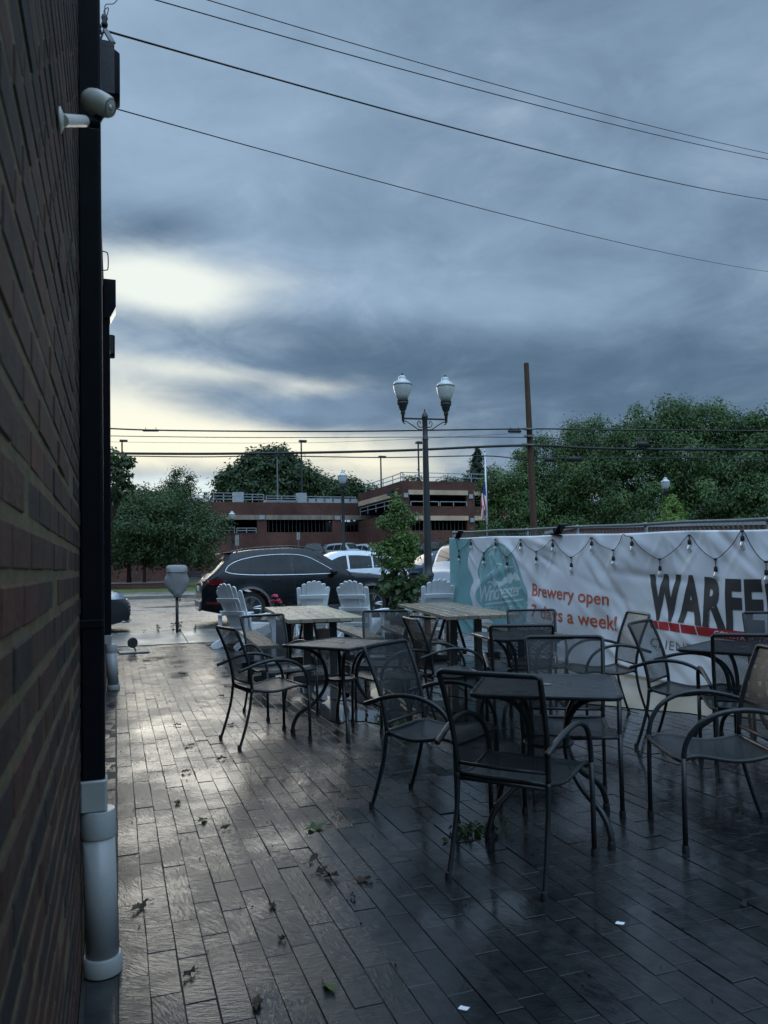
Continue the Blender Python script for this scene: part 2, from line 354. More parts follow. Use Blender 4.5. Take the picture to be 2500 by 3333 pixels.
# wet slate-look paver
def paver_mat():
    m = brick_single('paver', [(.017, .0185, .019), (.011, .0128, .0130), (.025, .0250, .0245), (.018, .0170, .0190), (.010, .0125, .0122)]); t, n, l = nodes(m); b = n['Principled BSDF']
    for q in list(b.inputs['Normal'].links): l.remove(q)
    ge = n.new('ShaderNodeNewGeometry')
    oi = n.new('ShaderNodeObjectInfo'); at_ = n.new('ShaderNodeAttribute'); at_.attribute_name = 'tone'
    sm = n.new('ShaderNodeMath'); sm.operation = 'ADD'; l.new(oi.outputs['Random'], sm.inputs[0]); l.new(at_.outputs['Fac'], sm.inputs[1])
    # cleft-stone ripples turned differently on each paver
    rot = n.new('ShaderNodeVectorRotate'); rot.rotation_type = 'Z_AXIS'; l.new(ge.outputs['Position'], rot.inputs['Vector'])
    an = n.new('ShaderNodeMath'); an.operation = 'MULTIPLY'; an.inputs[1].default_value = 1.6; l.new(sm.outputs[0], an.inputs[0]); l.new(an.outputs[0], rot.inputs['Angle'])
    mp = n.new('ShaderNodeMapping'); mp.inputs[3].default_value = (1, 4.2, 1); l.new(rot.outputs[0], mp.inputs[0])
    nz = n.new('ShaderNodeTexNoise'); nz.inputs['Scale'].default_value = 16; nz.inputs['Detail'].default_value = 5; nz.inputs['Roughness'].default_value = .55; nz.inputs['Distortion'].default_value = 1.2
    l.new(mp.outputs[0], nz.inputs['Vector'])
    nf = n.new('ShaderNodeTexNoise'); nf.inputs['Scale'].default_value = 160; nf.inputs['Detail'].default_value = 3; l.new(ge.outputs['Position'], nf.inputs['Vector'])
    ma = n.new('ShaderNodeMath'); ma.operation = 'MULTIPLY_ADD'; ma.inputs[1].default_value = .12; l.new(nf.outputs[0], ma.inputs[0]); l.new(nz.outputs[0], ma.inputs[2])
    bp = n.new('ShaderNodeBump'); bp.inputs['Strength'].default_value = .55; bp.inputs['Distance'].default_value = .006; l.new(ma.outputs[0], bp.inputs['Height'])
    # standing water film: smoother where it lies
    wz = n.new('ShaderNodeTexNoise'); wz.inputs['Scale'].default_value = 1.15; wz.inputs['Detail'].default_value = 5; wz.inputs['Roughness'].default_value = .62; l.new(ge.outputs['Position'], wz.inputs['Vector'])
    sx = n.new('ShaderNodeSeparateXYZ'); l.new(ge.outputs['Position'], sx.inputs[0]); gx = n.new('ShaderNodeMapRange'); gx.interpolation_type = 'SMOOTHSTEP'; gx.inputs[1].default_value = .5; gx.inputs[2].default_value = 2.6; gx.inputs[3].default_value = -.03; gx.inputs[4].default_value = .13; l.new(sx.outputs[0], gx.inputs[0])
    a0 = n.new('ShaderNodeMath'); a0.operation = 'ADD'; l.new(wz.outputs[0], a0.inputs[0]); l.new(gx.outputs[0], a0.inputs[1])
    ad = n.new('ShaderNodeMath'); ad.operation = 'MULTIPLY_ADD'; ad.inputs[1].default_value = .30; l.new(nz.outputs[0], ad.inputs[0]); l.new(a0.outputs[0], ad.inputs[2])
    mr = n.new('ShaderNodeMapRange'); mr.inputs[1].default_value = .55; mr.inputs[2].default_value = .80; mr.inputs[3].default_value = .35; mr.inputs[4].default_value = .05; l.new(ad.outputs[0], mr.inputs[0])
    l.new(mr.outputs[0], b.inputs['Roughness'])
    ms = n.new('ShaderNodeMapRange'); ms.inputs[1].default_value = .05; ms.inputs[2].default_value = .33; ms.inputs[3].default_value = .10; ms.inputs[4].default_value = .48; l.new(mr.outputs[0], ms.inputs[0]); l.new(ms.outputs[0], bp.inputs['Strength'])
    l.new(bp.outputs[0], b.inputs['Normal']); b.inputs['Specular IOR Level'].default_value = .5
    return m
M['paver'] = paver_mat()
# expanded-metal mesh: diamond holes cut by the shader
def mesh_metal(name, half):
    m = mat(name, (.012, .0145, .0155), .42, 0, .42); t, n, l = nodes(m); b = n['Principled BSDF']; o = n['Material Output']
    uv = n.new('ShaderNodeUVMap'); uv.uv_map = 'UVMap'; sp = n.new('ShaderNodeSeparateXYZ'); l.new(uv.outputs[0], sp.inputs[0])
    def ma(op, a, c):
        q = n.new('ShaderNodeMath'); q.operation = op
        for i, v in enumerate((a, c)):
            if isinstance(v, (int, float)): q.inputs[i].default_value = v
            elif v is not None: l.new(v, q.inputs[i])
        return q.outputs[0]
    u = ma('MULTIPLY', sp.outputs[0], 1/.0115); v = ma('MULTIPLY', sp.outputs[1], 1/.0068)
    p = ma('ABSOLUTE', ma('SUBTRACT', ma('FRACT', ma('ADD', u, v), None), .5), None)
    q = ma('ABSOLUTE', ma('SUBTRACT', ma('FRACT', ma('SUBTRACT', u, v), None), .5), None)
    # strands lie on the two families of diagonal lines
    solid = ma('GREATER_THAN', ma('MAXIMUM', p, q), .5-half)
    tr = n.new('ShaderNodeBsdfTransparent'); mx = n.new('ShaderNodeMixShader'); l.new(solid, mx.inputs[0]); l.new(tr.outputs[0], mx.inputs[1]); l.new(b.outputs[0], mx.inputs[2])
    l.new(mx.outputs[0], o.inputs['Surface'])
    return m
M['mesh'] = mesh_metal('expanded_metal', .20); M['mesh_seat'] = mesh_metal('expanded_metal_seat', .30)
def far_brick():
    m = mat('brick_far', (.17, .06, .045), .9, 0, .25); t, n, l = nodes(m); b = n['Principled BSDF']
    tc = n.new('ShaderNodeTexCoord'); mp = n.new('ShaderNodeMapping'); mp.inputs[2].default_value = (R_(90), 0, 0); l.new(tc.outputs['Object'], mp.inputs[0])
    br = n.new('ShaderNodeTexBrick'); br.inputs['Scale'].default_value = 1; br.inputs['Brick Width'].default_value = .22; br.inputs['Row Height'].default_value = .075; br.inputs['Mortar Size'].default_value = .006
    br.inputs['Color1'].default_value = (.118, .046, .032, 1); br.inputs['Color2'].default_value = (.080, .034, .026, 1); br.inputs['Mortar'].default_value = (.13, .09, .075, 1)
    l.new(mp.outputs[0], br.inputs['Vector'])
    nz = n.new('ShaderNodeTexNoise'); nz.inputs['Scale'].default_value = .35; nz.inputs['Detail'].default_value = 6; l.new(tc.outputs['Object'], nz.inputs['Vector'])
    mr = n.new('ShaderNodeMapRange'); mr.inputs[1].default_value = .3; mr.inputs[2].default_value = .7; mr.inputs[3].default_value = .6; mr.inputs[4].default_value = 1.15; l.new(nz.outputs[0], mr.inputs[0])
    mx = n.new('ShaderNodeMix'); mx.data_type = 'RGBA'; mx.blend_type = 'MULTIPLY'; mx.inputs[0].default_value = 1; l.new(br.outputs[0], mx.inputs[6]); l.new(mr.outputs[0], mx.inputs[7]); l.new(mx.outputs[2], b.inputs['Base Color'])
    return m
M['brickfar'] = far_brick()
def leaf_mat(name, a, b_):
    m = mat(name, a, .55, 0, .35, b_, .6, tone=True); t, n, l = nodes(m); b = n['Principled BSDF']; o = n['Material Output']
    tl = n.new('ShaderNodeBsdfTranslucent'); src = b.inputs['Base Color'].links[0].from_socket; l.new(src, tl.inputs[0])
    mx = n.new('ShaderNodeMixShader'); mx.inputs[0].default_value = .28; l.new(b.outputs[0], mx.inputs[1]); l.new(tl.outputs[0], mx.inputs[2]); l.new(mx.outputs[0], o.inputs['Surface'])
    return m
M['leaf_big'] = leaf_mat('leaf_big', (.024, .052, .017), (.105, .170, .048))
M['leaf_dark'] = leaf_mat('leaf_dark', (.020, .038, .016), (.060, .092, .030))
M['leaf_bright'] = leaf_mat('leaf_bright', (.10, .17, .03), (.16, .24, .05))
M['leaf_young'] = leaf_mat('leaf_young', (.055, .110, .026), (.125, .20, .05))
M['leaf_low'] = leaf_mat('leaf_low', (.022, .044, .016), (.066, .105, .032))
M['needle'] = leaf_mat('needle', (.018, .036, .022), (.035, .06, .034))
M['dead_leaf'] = leaf_mat('dead_leaf', (.012, .010, .006), (.030, .020, .010))
M['green_leaf'] = leaf_mat('green_leaf', (.045, .075, .02), (.09, .12, .035))

# ================================================================== SETTING
def sheet(name, pts, m, nz=0):
    b = MB(); b.add(pts, [tuple(range(len(pts)))]); o = b.build(name, m); return struct(o)
def gridsheet(name, x0, x1, y0, y1, zf, m, nx, ny):
    b = MB(); b.grid(lambda u, v: (x0+(x1-x0)*u, y0+(y1-y0)*v, zf(x0+(x1-x0)*u, y0+(y1-y0)*v)), nx, ny)
    return struct(b.build(name, m, smooth=True))
def flat(z): return lambda x, y: z
struct(gridsheet('ground', -700, 700, -300, 900, flat(-.06), M['grass'], 4, 4))
def sst(t): t = max(0, min(1, t)); return t*t*(3-2*t)
def lawnz(x, y): return .25+.05*min(1, (y-40)/8)+1.40*sst((y-40)/19)*sst((x-4)/9)
struct(gridsheet('lawn', -60, 80, 40.0, 60, lawnz, M['grass'], 60, 24))
struct(gridsheet('parking_lot', -40, 80, 59.5, 79.4, lambda x, y: .295+1.31*sst((x-4)/9), M['asphalt'], 60, 4))
struct(gridsheet('street', -45, 90, 16.16, 31.0, lambda x, y: .045+.05*math.sin(math.pi*(y-16.1)/14.9)+.013*(y-16.1), M['asphalt'], 20, 12))
struct(gridsheet('footpath', -30, 6.2, 52.2, 54.2, flat(.325), M['concrete'], 3, 2))
# sidewalk slabs with score joints, and both kerbs
sw = bpy.data.objects.new('sidewalk', None); COL.objects.link(sw); struct(sw)
def swz(y): return .012+(y-14.32)/(16.0-14.32)*.095
for i, x0 in enumerate(np.arange(-3.62, 13.0, 1.62)):
    for (a, b_) in ((14.33, 15.20), (15.21, 15.99)):
        b = MB(); x1 = x0+1.605
        b.add([(x0, a, swz(a)), (x1, a, swz(a)), (x1, b_, swz(b_)), (x0, b_, swz(b_)), (x0, a, -.1), (x1, a, -.1), (x1, b_, -.1), (x0, b_, -.1)], [(0, 1, 2, 3), (4, 5, 1, 0), (5, 6, 2, 1), (6, 7, 3, 2), (7, 4, 0, 3)])
        b.build('slab', M['concrete'], sw)
k = MB()
for x0 in np.arange(-45, 90, 3.0): k.bbox((x0+1.49, 16.08, .02), (2.98, .15, .18), .02)
struct(k.build('kerb', M['concrete']))
k = MB()
for x0 in np.arange(-45, 90, 3.0): k.bbox((x0+1.49, 31.08, .22), (2.98, .16, .30), .02)
struct(k.build('far_kerb', M['concrete']))
struct(gridsheet('far_sidewalk', -45, 90, 31.17, 40.0, lambda x, y: .365-(y-31)*.012, M['concrete'], 6, 4))
b = MB(); b.box((20, 23.55, .1965), (120, .10, .004)); struct(b.build('lane_line', M['plate']))
bpy.data.objects['lane_line'].location.z = .0

# ------------------------------------------------------------------ patio of slate-look pavers
patio = gridsheet('patio', -.11, 6.6, .3, 14.3, flat(-.0045), M['joint_sand'], 2, 2)
PW, PL = .0956, .288
def paver_mesh(w_, l_, b=.0009, h=.03):
    x, y = w_/2, l_/2; i, j = x-b, y-b
    vs = [(-i, -j, 0), (i, -j, 0), (i, j, 0), (-i, j, 0), (-x, -y, -b), (x, -y, -b), (x, y, -b), (-x, y, -b), (-x, -y, -h), (x, -y, -h), (x, y, -h), (-x, y, -h)]
    return vs, [(0, 1, 2, 3)]+[(4+a, 4+(a+1) % 4, (a+1) % 4, a) for a in range(4)]+[(8+a, 8+(a+1) % 4, 4+(a+1) % 4, 4+a) for a in range(4)]
PV, PF = paver_mesh(PW-.0030, PL-.0040)
pm = MB(); pm.add(PV, PF); PMESH = pm.mesh('paver', M['paver'])
lst = []
for r in range(66):
    x = .0025+PW*(r+.5); off = [0, .5, .23, .72, .38, .88][r % 6]*PL+RNG.uniform(-.02, .02)
    y = .4+off
    while y < 14.30-PL/2:
        lst.append((x+RNG.normal(0, .0008), y+PL/2, RNG.normal(0, .0011), RNG.normal(0, .006), RNG.normal(0, .004), RNG.normal(0, .0035), RNG.random())); y += PL
def inframe(p, m=60):
    d = Vector(p)-CP
    if d.dot(fw) < .3: return False
    a, c, z = proj(p); return -m < a < 2500+m and -m < c < 3333+m
vis = sorted([q for q in lst if inframe((q[0], q[1], 0), 120)], key=lambda q: q[1]*.94+q[0]*.33)
near = set(id(q) for q in vis[:300])
stuff = MB(); stuff.t = []
for q in lst:
    x, y, z, rz, rx, ry, tn = q
    Mx = Matrix.Translation((x, y, z))@Matrix.Rotation(rz, 4, 'Z')@Matrix.Rotation(rx, 4, 'X')@Matrix.Rotation(ry, 4, 'Y')
    if id(q) in near:
        o = bpy.data.objects.new('paver', PMESH); COL.objects.link(o); o.parent = patio; o.matrix_local = Mx
    else:
        stuff.add([Mx@Vector(v) for v in PV], PF); stuff.t += [tn]*len(PV)
o = stuff.build('pavers', M['paver'], patio); o['kind'] = 'stuff'
# dark strip along the wall foot
b = MB(); b.box((-.05, 1.7, -.012), (.085, 2.05, .022)); b.build('tar_strip', M['gasket'], patio)
e = MB(); e.t = []
EV, EF = paver_mesh(.083, .205)
y = 2.86
while y < 14.1:
    e.add([(v[0]-.048, v[1]+y, v[2]-.004+RNG.normal(0, .001)) for v in EV], EF); e.t += [RNG.random()]*12; y += .21
o = e.build('edging_pavers', M['paver'], patio); o['kind'] = 'stuff'

# puddles
def puddle(name, cx, cy, rx, ry, m, z, seed, rz=0, n=48):
    r = random.Random(seed); ph = [r.uniform(0, 6.28) for _ in range(5)]; b = MB(); vs = [(0, 0, 0)]
    for i in range(n):
        a = 2*math.pi*i/n; q = 1+.16*math.sin(2*a+ph[0])+.14*math.sin(3*a+ph[1])+.10*math.sin(5*a+ph[2])+.06*math.sin(9*a+ph[3])+.03*math.sin(17*a+ph[4])
        vs.append((rx*q*math.cos(a), ry*q*math.sin(a), 0))
    b.add(vs, [(0, i+1, (i+1) % n+1) for i in range(n)]); o = b.build(name, m); o.location = (cx, cy, z); o.rotation_euler = (0, 0, rz); struct(o); return o
puddle('puddle', 1.93, 6.85, .16, .62, M['puddle'], .0055, 3)
puddle('puddle', 2.22, 6.30, .17, .40, M['puddle'], .0055, 5)
puddle('puddle', 2.55, 7.3, .30, .75, M['puddle'], .0055, 8)
puddle('puddle', 2.05, 7.9, .2, .5, M['puddle'], .0055, 9)
puddle('puddle', 2.95, 6.7, .22, .5, M['puddle'], .0055, 12)
puddle('puddle', 3.5, 7.4, .35, .6, M['puddle'], .0055, 15)
puddle('muddy_puddle', 5.15, 7.2, .72, 2.6, M['mud_puddle'], .0065, 21)

# ================================================================== BRICK BUILDING (left)
wall = thing('brick_building', 'dark red brick building wall running down the left of the patio', 'building', (0, 0, 0))
b = MB(); b.box((-4.2675, 3.7, 2.33), (8.289, 19.0, 4.76)); b.build('wall', M['brickfar'], wall)
b = MB(); b.box((-.1160, 1.74, 2.0), (.004, 2.6, 4.2)); b.build('mortar_bed', M['mortar'], wall)
b = MB(); b.bbox((-4.28, 3.7, 4.745), (8.33, 19.04, .06), .01); b.build('roof_coping', M['plastic_black'], wall)
BL, BH, CO = .200, .0565, .0725
b = MB(); b.bbox((0, 0, 0), (.02, BL, BH), .0035); BM_ = b.mesh('brick', M['brick'])
BV, BF = list(b.v), list(b.f)
rows = []
for r in range(57):
    z = .02+CO*(r+.5); y = .46+(.5 if r % 2 else 0)*(BL+.011)+RNG.uniform(-.015, .015)
    while y < 3.02:
        rows.append((y, z, RNG.normal(0, .0009), RNG.normal(0, .006), RNG.normal(0, .0035), RNG.random())); y += BL+.011
def bkey(q):
    p = (-.112, q[0], q[1]); a, c, zz = proj(p)
    return (0 if (-40 < a < 300 and -60 < c < 3400) else 1, zz)
rows.sort(key=bkey); st = MB(); st.t = []
for i, (y, z, dx, r1, r2, tn) in enumerate(rows):
    Mx = Matrix.Translation((-.1220+dx, y, z))@Matrix.Rotation(r1, 4, 'X')@Matrix.Rotation(r2, 4, 'Z')
    if i < 300:
        o = bpy.data.objects.new('brick', BM_); COL.objects.link(o); o.parent = wall; o.matrix_local = Mx
    else:
        st.add([Mx@Vector(v) for v in BV], BF); st.t += [tn]*len(BV)
o = st.build('bricks', M['brick'], wall); o['kind'] = 'stuff'

# ------------------------------------------------------------------ downspouts
def downspout(y, label, zb, xr, xb, lean, lean2, top=4.66, rad=.058, w_=.075):
    """xr: outer face of the spout at eye height, xb: middle of the standpipe at the ground"""
    xc = xr-w_/2; t = thing('downspout', label, 'downspout', (xb, y, 0), 0, 'downspouts on the brick wall')
    Ls = Matrix.Shear('XZ', 4, (lean, 0)) if False else Matrix(((1, 0, lean, xc-xb-lean*1.33), (0, 1, 0, 0), (0, 0, 1, 0), (0, 0, 0, 1)))
    def sh(b, m): b.v = [tuple(m@Vector(q)) for q in b.v]; return b
    b = MB(); b.bbox((0, 0, (zb+top)/2), (w_, .082, top-zb), .008); sh(b, Ls).build('pipe', M['plastic_black'], t, auto=35)
    b = MB(); b.bbox((-.008, 0, zb+.58), (w_+.012, .092, .03), .004); sh(b, Ls).build('strap', M['plastic_black'], t)
    b = MB(); b.bbox((0, 0, zb+.012), (w_+.012, .094, .11), .008); sh(b, Ls).build('adapter', M['pvc'], t, auto=35)
    xt = (Ls@Vector((0, 0, zb))).x; Lb = Matrix(((1, 0, (xt+.008)/zb*lean2, 0), (0, 1, 0, 0), (0, 0, 1, 0), (0, 0, 0, 1)))
    b = MB(); b.lathe([(rad-.004, zb-.13), (rad+.003, zb-.128), (rad+.0045, zb-.12), (rad+.0045, zb-.045), (rad+.002, zb-.040), (.03, zb-.039)], 32); sh(b, Lb).build('collar', M['pvc'], t, auto=35)
    b = MB(); b.lathe([(rad, .05), (rad, zb-.129)], 32); sh(b, Lb).build('standpipe', M['pvc'], t, smooth=True)
    b = MB(); b.lathe([(rad-.002, .0), (rad+.009, .002), (rad+.010, .008), (rad+.010, .052), (rad+.006, .058), (rad-.003, .058)], 32); sh(b, Lb).build('base_collar', M['pvc'], t, auto=35)
    return t
downspout(2.79, 'tall black downspout in the foreground, ending in a thick white plastic standpipe', .575, at(339, 1840, 2.66).x, -.045, -.003, .85, 4.66, .0525)
downspout(9.22, 'farther black downspout with white standpipe, just past the nearer one', .55, at(361, 1840, 8.75).x, -.026, -.001, .6, 4.60, .060)

# ------------------------------------------------------------------ things fixed to the wall
t = thing('security_camera', 'white rounded security camera on a short wall arm, high on the brick wall', 'camera', (0, 0, 0))
c0 = at(193, 390, 1.63); tip = Vector((-.052, 1.88, 2.335))
Mx = Matrix.Translation(c0)@Matrix.Rotation(R_(90), 4, 'Y')
b = MB(); b.lathe([(.0, .0), (.026, .0), (.026, .003), (.019, .006), (.0135, .009), (.0, .009)], 24, M=Mx); b.build('wall_plate', M['cam_white'], t, smooth=True)
a1 = c0+Vector((.006, 0, 0)); a2 = at(276, 394, 1.84); a3 = at(318, 402, 1.86)
b = MB(); b.tube([a1, a1.lerp(a2, .5), a2], [.0132, .0130, .0128], 16); b.build('arm', M['cam_white'], t, auto=40)
b = MB(); b.tube([a2, a2.lerp(a3, .5), a3], [.0134, .0132, .0125], 16); b.tube([a3+Vector((-.004, 0, .004)), a3+Vector((.006, .004, .025))], .010, 12); b.build('joint', M['plastic_black'], t, auto=40)
ax = Vector((.80, -.40, -.42)).normalized(); Mr = ax.to_track_quat('Z', 'Y').to_matrix().to_4x4(); cc = at(316, 334, 1.86)
b = MB(); b.lathe([(.0, -.047), (.012, -.046), (.024, -.040), (.033, -.027), (.0368, -.008), (.0368, .008), (.034, .030), (.0305, .044), (.0285, .0475)], 32, cc, Mr@Matrix.Scale(.80, 4))
hd = b.build('housing', M['cam_white'], t, smooth=True)
b = MB(); b.lathe([(.0284, .0475), (.0275, .049), (.025, .046), (.0, .045)], 32, cc, Mr@Matrix.Scale(.80, 4)); b.build('lens', M['lens'], hd, auto=40)
b = MB(); b.lathe([(.0, .0465), (.009, .0465), (.008, .0485), (.0, .0495)], 20, cc, Mr@Matrix.Scale(.80, 4)); b.build('lens_ring', M['chrome'], hd, smooth=True)

t = thing('wall_speaker', 'black rounded outdoor speaker box mounted high behind the security camera', 'speaker', (-.112, 5.0, 4.43))
b = MB(); b.bbox((.082, 0, 0), (.140, .24, .37), .05); b.build('cabinet', M['plastic_black'], t, auto=50, bevel=.008)
b = MB(); b.bbox((.07, -.122, 0), (.10, .006, .33), .003); b.build('speaker_grille', M['rubber'], t)
b = MB(); b.box((-.004, 0, 0), (.024, .08, .2)); b.tube([(-.0, 0, 0), (.03, 0, 0)], .015, 8); b.build('bracket', M['black_metal'], t)
# cable anchor with clamps above the speaker
t = thing('cable_anchor', 'cluster of cable clamps and insulators where an overhead wire meets the wall', 'cable anchor', (-.112, 5.0, 4.70))
b = MB(); b.tube([(0, 0, -.08), (.03, 0, -.05), (.055, 0, .03), (.06, 0, .08)], .006, 8); b.tube([(0, 0, .0), (.05, 0, .02)], .008, 8); b.build('hook', M['black_metal'], t)
for p, r, h in (((.062, 0, .10), .021, .075), ((.026, 0, .045), .020, .05)):
    b = MB(); b.lathe([(.0, -h/2), (r*.8, -h/2), (r, -h/4), (r*.7, 0), (r, h/4), (r*.8, h/2), (0, h/2)], 14, p); b.build('insulator', M['rubber'], t, smooth=True)
b = MB(); b.box((.09, 0, .005), (.03, .02, .10), M=Matrix.Rotation(R_(-32), 4, 'Y')); b.build('clamp', M['galv'], t, bevel=.004)
b = MB(); b.box((.012, 0, -.03), (.03, .03, .06)); b.build('clamp', M['galv'], t, bevel=.006)
b = MB(); b.tube(spline([(.062, 0, .14), (.06, 0, .17), (.085, .01, .20), (.075, .01, .145), (.065, .0, .16), (.07, 0, .21), (.12, .02, .245), (.16, .02, .32), (.19, .03, .45), (.19, .04, .8)], 6), .0028, 5); b.build('loose_wire', M['cable'], t)
t = thing('wall_light', 'black boxy wall light with slanted underside on the far end of the brick wall', 'wall light', (-.112, 9.3, 4.2))
b = MB(); b.prism([(0, .46), (.130, .46), (.130, .16), (.06, .02), (0, .0)], -.15, .15, lambda u, v, w_: (u, w_, v)); b.build('housing', M['plastic_black'], t, bevel=.006)
b = MB(); b.add([(.127, -.13, .15), (.127, .13, .15), (.065, .13, .024), (.065, -.13, .024)], [(0, 1, 2, 3)]); b.build('diffuser', M['clear_lamp'], t).location = (.003, 0, -.003)
t = thing('junction_box', 'small black box on the wall edge, below the slanted wall light', 'junction box', (-.112, 10.3, 4.08))
b = MB(); b.bbox((.06, 0, .12), (.115, .16, .27), .012); b.build('box', M['plastic_black'], t); b = MB(); b.bbox((.06, -.084, .12), (.08, .008, .22), .003); b.build('cover', M['rubber'], t)
b = MB(); b.tube([(-.06, 9.6, 0.6), (-.06, 9.6, 3.9), (-.05, 10.1, 4.1)], .012, 8); tag(b.build('conduit', M['plastic_black']), 'thin black conduit climbing the far end of the wall to the small box', 'conduit')
b = MB(); b.tube(spline([(-.112, 5.9, 3.68), (-.055, 5.9, 3.675), (-.042, 5.9, 3.65), (-.042, 5.9, 3.56), (-.055, 5.9, 3.54), (-.112, 5.9, 3.535)], 5), .004, 6); tag(b.build('wall_hook', M['black_metal']), 'small bent metal hook sticking out of the wall beside the downspout', 'hook')

# ================================================================== PATIO FURNITURE
def meshsheet(fn, nu, nv, W_, H_, name, parent, m):
    b = MB(); b.grid(fn, nu, nv); me = b.mesh(name, m, True)
    uvl = me.uv_layers.new(name='UVMap'); n = nv+1
    uvs = np.zeros((len(me.loops), 2), np.float32); vi = np.zeros(len(me.loops), np.int32); me.loops.foreach_get('vertex_index', vi)
    uvs[:, 0] = (vi//n)/nu*W_; uvs[:, 1] = (vi % n)/nv*H_; uvl.data.foreach_set('uv', uvs.ravel())
    o = bpy.data.objects.new(name, me); COL.objects.link(o); o.parent = parent; return o
GCH = 'black mesh armchairs on the patio'
def make_chair(label):
    t = thing('mesh_armchair', label, 'chair', (0, 0, 0), 0, GCH); K = M['black_metal']
    post = [(-.188, .43), (-.196, .52), (-.222, .64), (-.260, .75), (-.310, .868)]
    def bx(z): return .203+(z-.43)*.05
    for s in (-1, 1):
        b = MB(); P = spline([(s*.210, -.292, .004), (s*.207, -.246, .14), (s*.204, -.206, .29), (s*.203, -.188, .43)], 5); b.tube(P, .0112, 8)
        l = b.build('leg', K, t, smooth=True)
        b = MB(); b.lathe([(0, 0), (.0145, 0), (.015, .02), (.013, .034), (0, .034)], 10, (s*.210, -.292, 0)); b.build('foot_cap', M['rubber'], l, auto=40)
        b = MB(); b.tube([(s*.250, .262, .004), (s*.250, .260, .22), (s*.249, .256, .43)], .0122, 8); l = b.build('leg', K, t, smooth=True)
        b = MB(); b.lathe([(0, 0), (.0165, 0), (.017, .02), (.015, .034), (0, .034)], 10, (s*.250, .262, 0)); b.build('foot_cap', M['rubber'], l, auto=40)
        P = spline([(s*.249, .256, .425), (s*.252, .240, .50), (s*.258, .185, .578), (s*.264, .09, .626), (s*.264, -.03, .640), (s*.258, -.15, .622), (s*.248, -.245, .592), (s*.243, -.305, .572)], 5)
        b = MB(); b.tube(P, .0126, 8); b.build('armrest', K, t, smooth=True)
    P = spline([(-bx(z), y, z) for y, z in post], 4)+[Vector((-.212, -.3135, .877))]
    Q = [Vector((-v.x, v.y, v.z)) for v in reversed(P)]
    cr = [Vector((x, -.3135-.012*(1-(x/.21)**2), .879)) for x in np.linspace(-.195, .195, 7)]
    b = MB(); b.tube(P+cr+Q, .0118, 8); b.tube([(-.2, -.192, .47), (0, -.20, .468), (.2, -.192, .47)], .0085, 8); b.build('back_frame', K, t, smooth=True)
    def backf(u, v):
        z = .472+(.872-.472)*v; i = 0
        while i < 3 and z > post[i+1][1]: i += 1
        (y0, z0), (y1, z1) = post[i], post[i+1]; y = y0+(y1-y0)*(z-z0)/(z1-z0); x = (u-.5)*2*(bx(z)-.006)
        return (x, y-.014*(1-(2*u-1)**2), z)
    meshsheet(backf, 8, 10, .42, .43, 'backrest', t, M['mesh'])
    def sz(y): return .418+.016*math.cos((y+.02)/.24*math.pi)*-1 if y < .21 else .434-(y-.21)*.42
    ys = np.linspace(-.188, .262, 12)
    def seatf(u, v):
        y = -.188+.45*v; hw = .2+.034*v; return ((u-.5)*2*hw, y, sz(y)-.010*(1-(2*u-1)**2))
    s_ = meshsheet(seatf, 8, 12, .44, .46, 'seat', t, M['mesh_seat'])
    b = MB()
    L = [Vector((-(.203+.036*(y+.188)/.45), y, sz(y)-.004)) for y in ys]
    b.tube(L+[Vector((x, .268, sz(.262)-.006)) for x in (-.15, 0, .15)]+[Vector((-v.x, v.y, v.z)) for v in reversed(L)]+[Vector((x, -.19, sz(-.188)-.004)) for x in (.1, 0, -.1)], .0105, 8, closed=True)
    b.tube([(-.249, .252, .405), (0, .255, .395), (.249, .252, .405)], .008, 8); b.tube([(-.205, -.19, .405), (.205, -.19, .405)], .0095, 8)
    b.build('seat_frame', K, t, smooth=True)
    return t
chairs = [
 ((1.68, 3.06), (.773, .635), 'nearest black mesh armchair, its back and drop-wet armrest facing the viewer'),
 ((1.67, 3.98), (.61, -.79), 'mesh armchair directly behind the nearest chair, turned to the right beside the large table'),
 ((1.10, 6.02), (.98, .20), 'leftmost mesh armchair, side on, standing alone at the open brick walkway'),
 ((1.41, 7.03), (.29, -.957), 'mesh armchair behind the leftmost chair, facing the viewer across the small table'),
 ((2.20, 6.12), (-.98, -.18), 'mesh armchair on the right of the small left table, facing left'),
 ((2.42, 6.98), (-.40, -.92), 'mesh armchair at the back of the small left table, in front of a bench'),
 ((2.775, 3.05), (-.935, .355), 'big mesh armchair at the right edge in front, facing left with raised arms'),
 ((2.40, 3.78), (-.50, -.86), 'mesh armchair tucked into the far side of the nearest table, facing the viewer'),
 ((2.66, 6.05), (.95, -.08), 'mesh armchair seen side on in front of the slatted table, facing right'),
 ((2.90, 5.22), (.42, .90), 'mesh armchair with its back to the viewer at the middle table'),
 ((3.62, 6.22), (-.42, -.90), 'mesh armchair against the banner lettering, behind the middle table'),
 ((3.94, 5.62), (-.97, .23), 'pale-backed mesh armchair near the puddle, side on and facing left'),
 ((3.82, 4.49), (.53, -.85), 'mesh armchair angled in front of the big dark banner letters, facing right'),
 ((3.73, 3.84), (.57, .82), 'mesh armchair with its back to the viewer at the right hand table'),
 ((4.95, 4.72), (-.60, -.80), 'mesh armchair cut off by the right edge, close to the banner'),
]
proto = None
for i, (p, f, lb) in enumerate(chairs):
    if i == 0:
        proto = make_chair(lb); proto.location = (*p, 0); proto.rotation_euler = (0, 0, face(*f))
    else: dup(proto, (*p, 0), face(*f), lb, GCH)

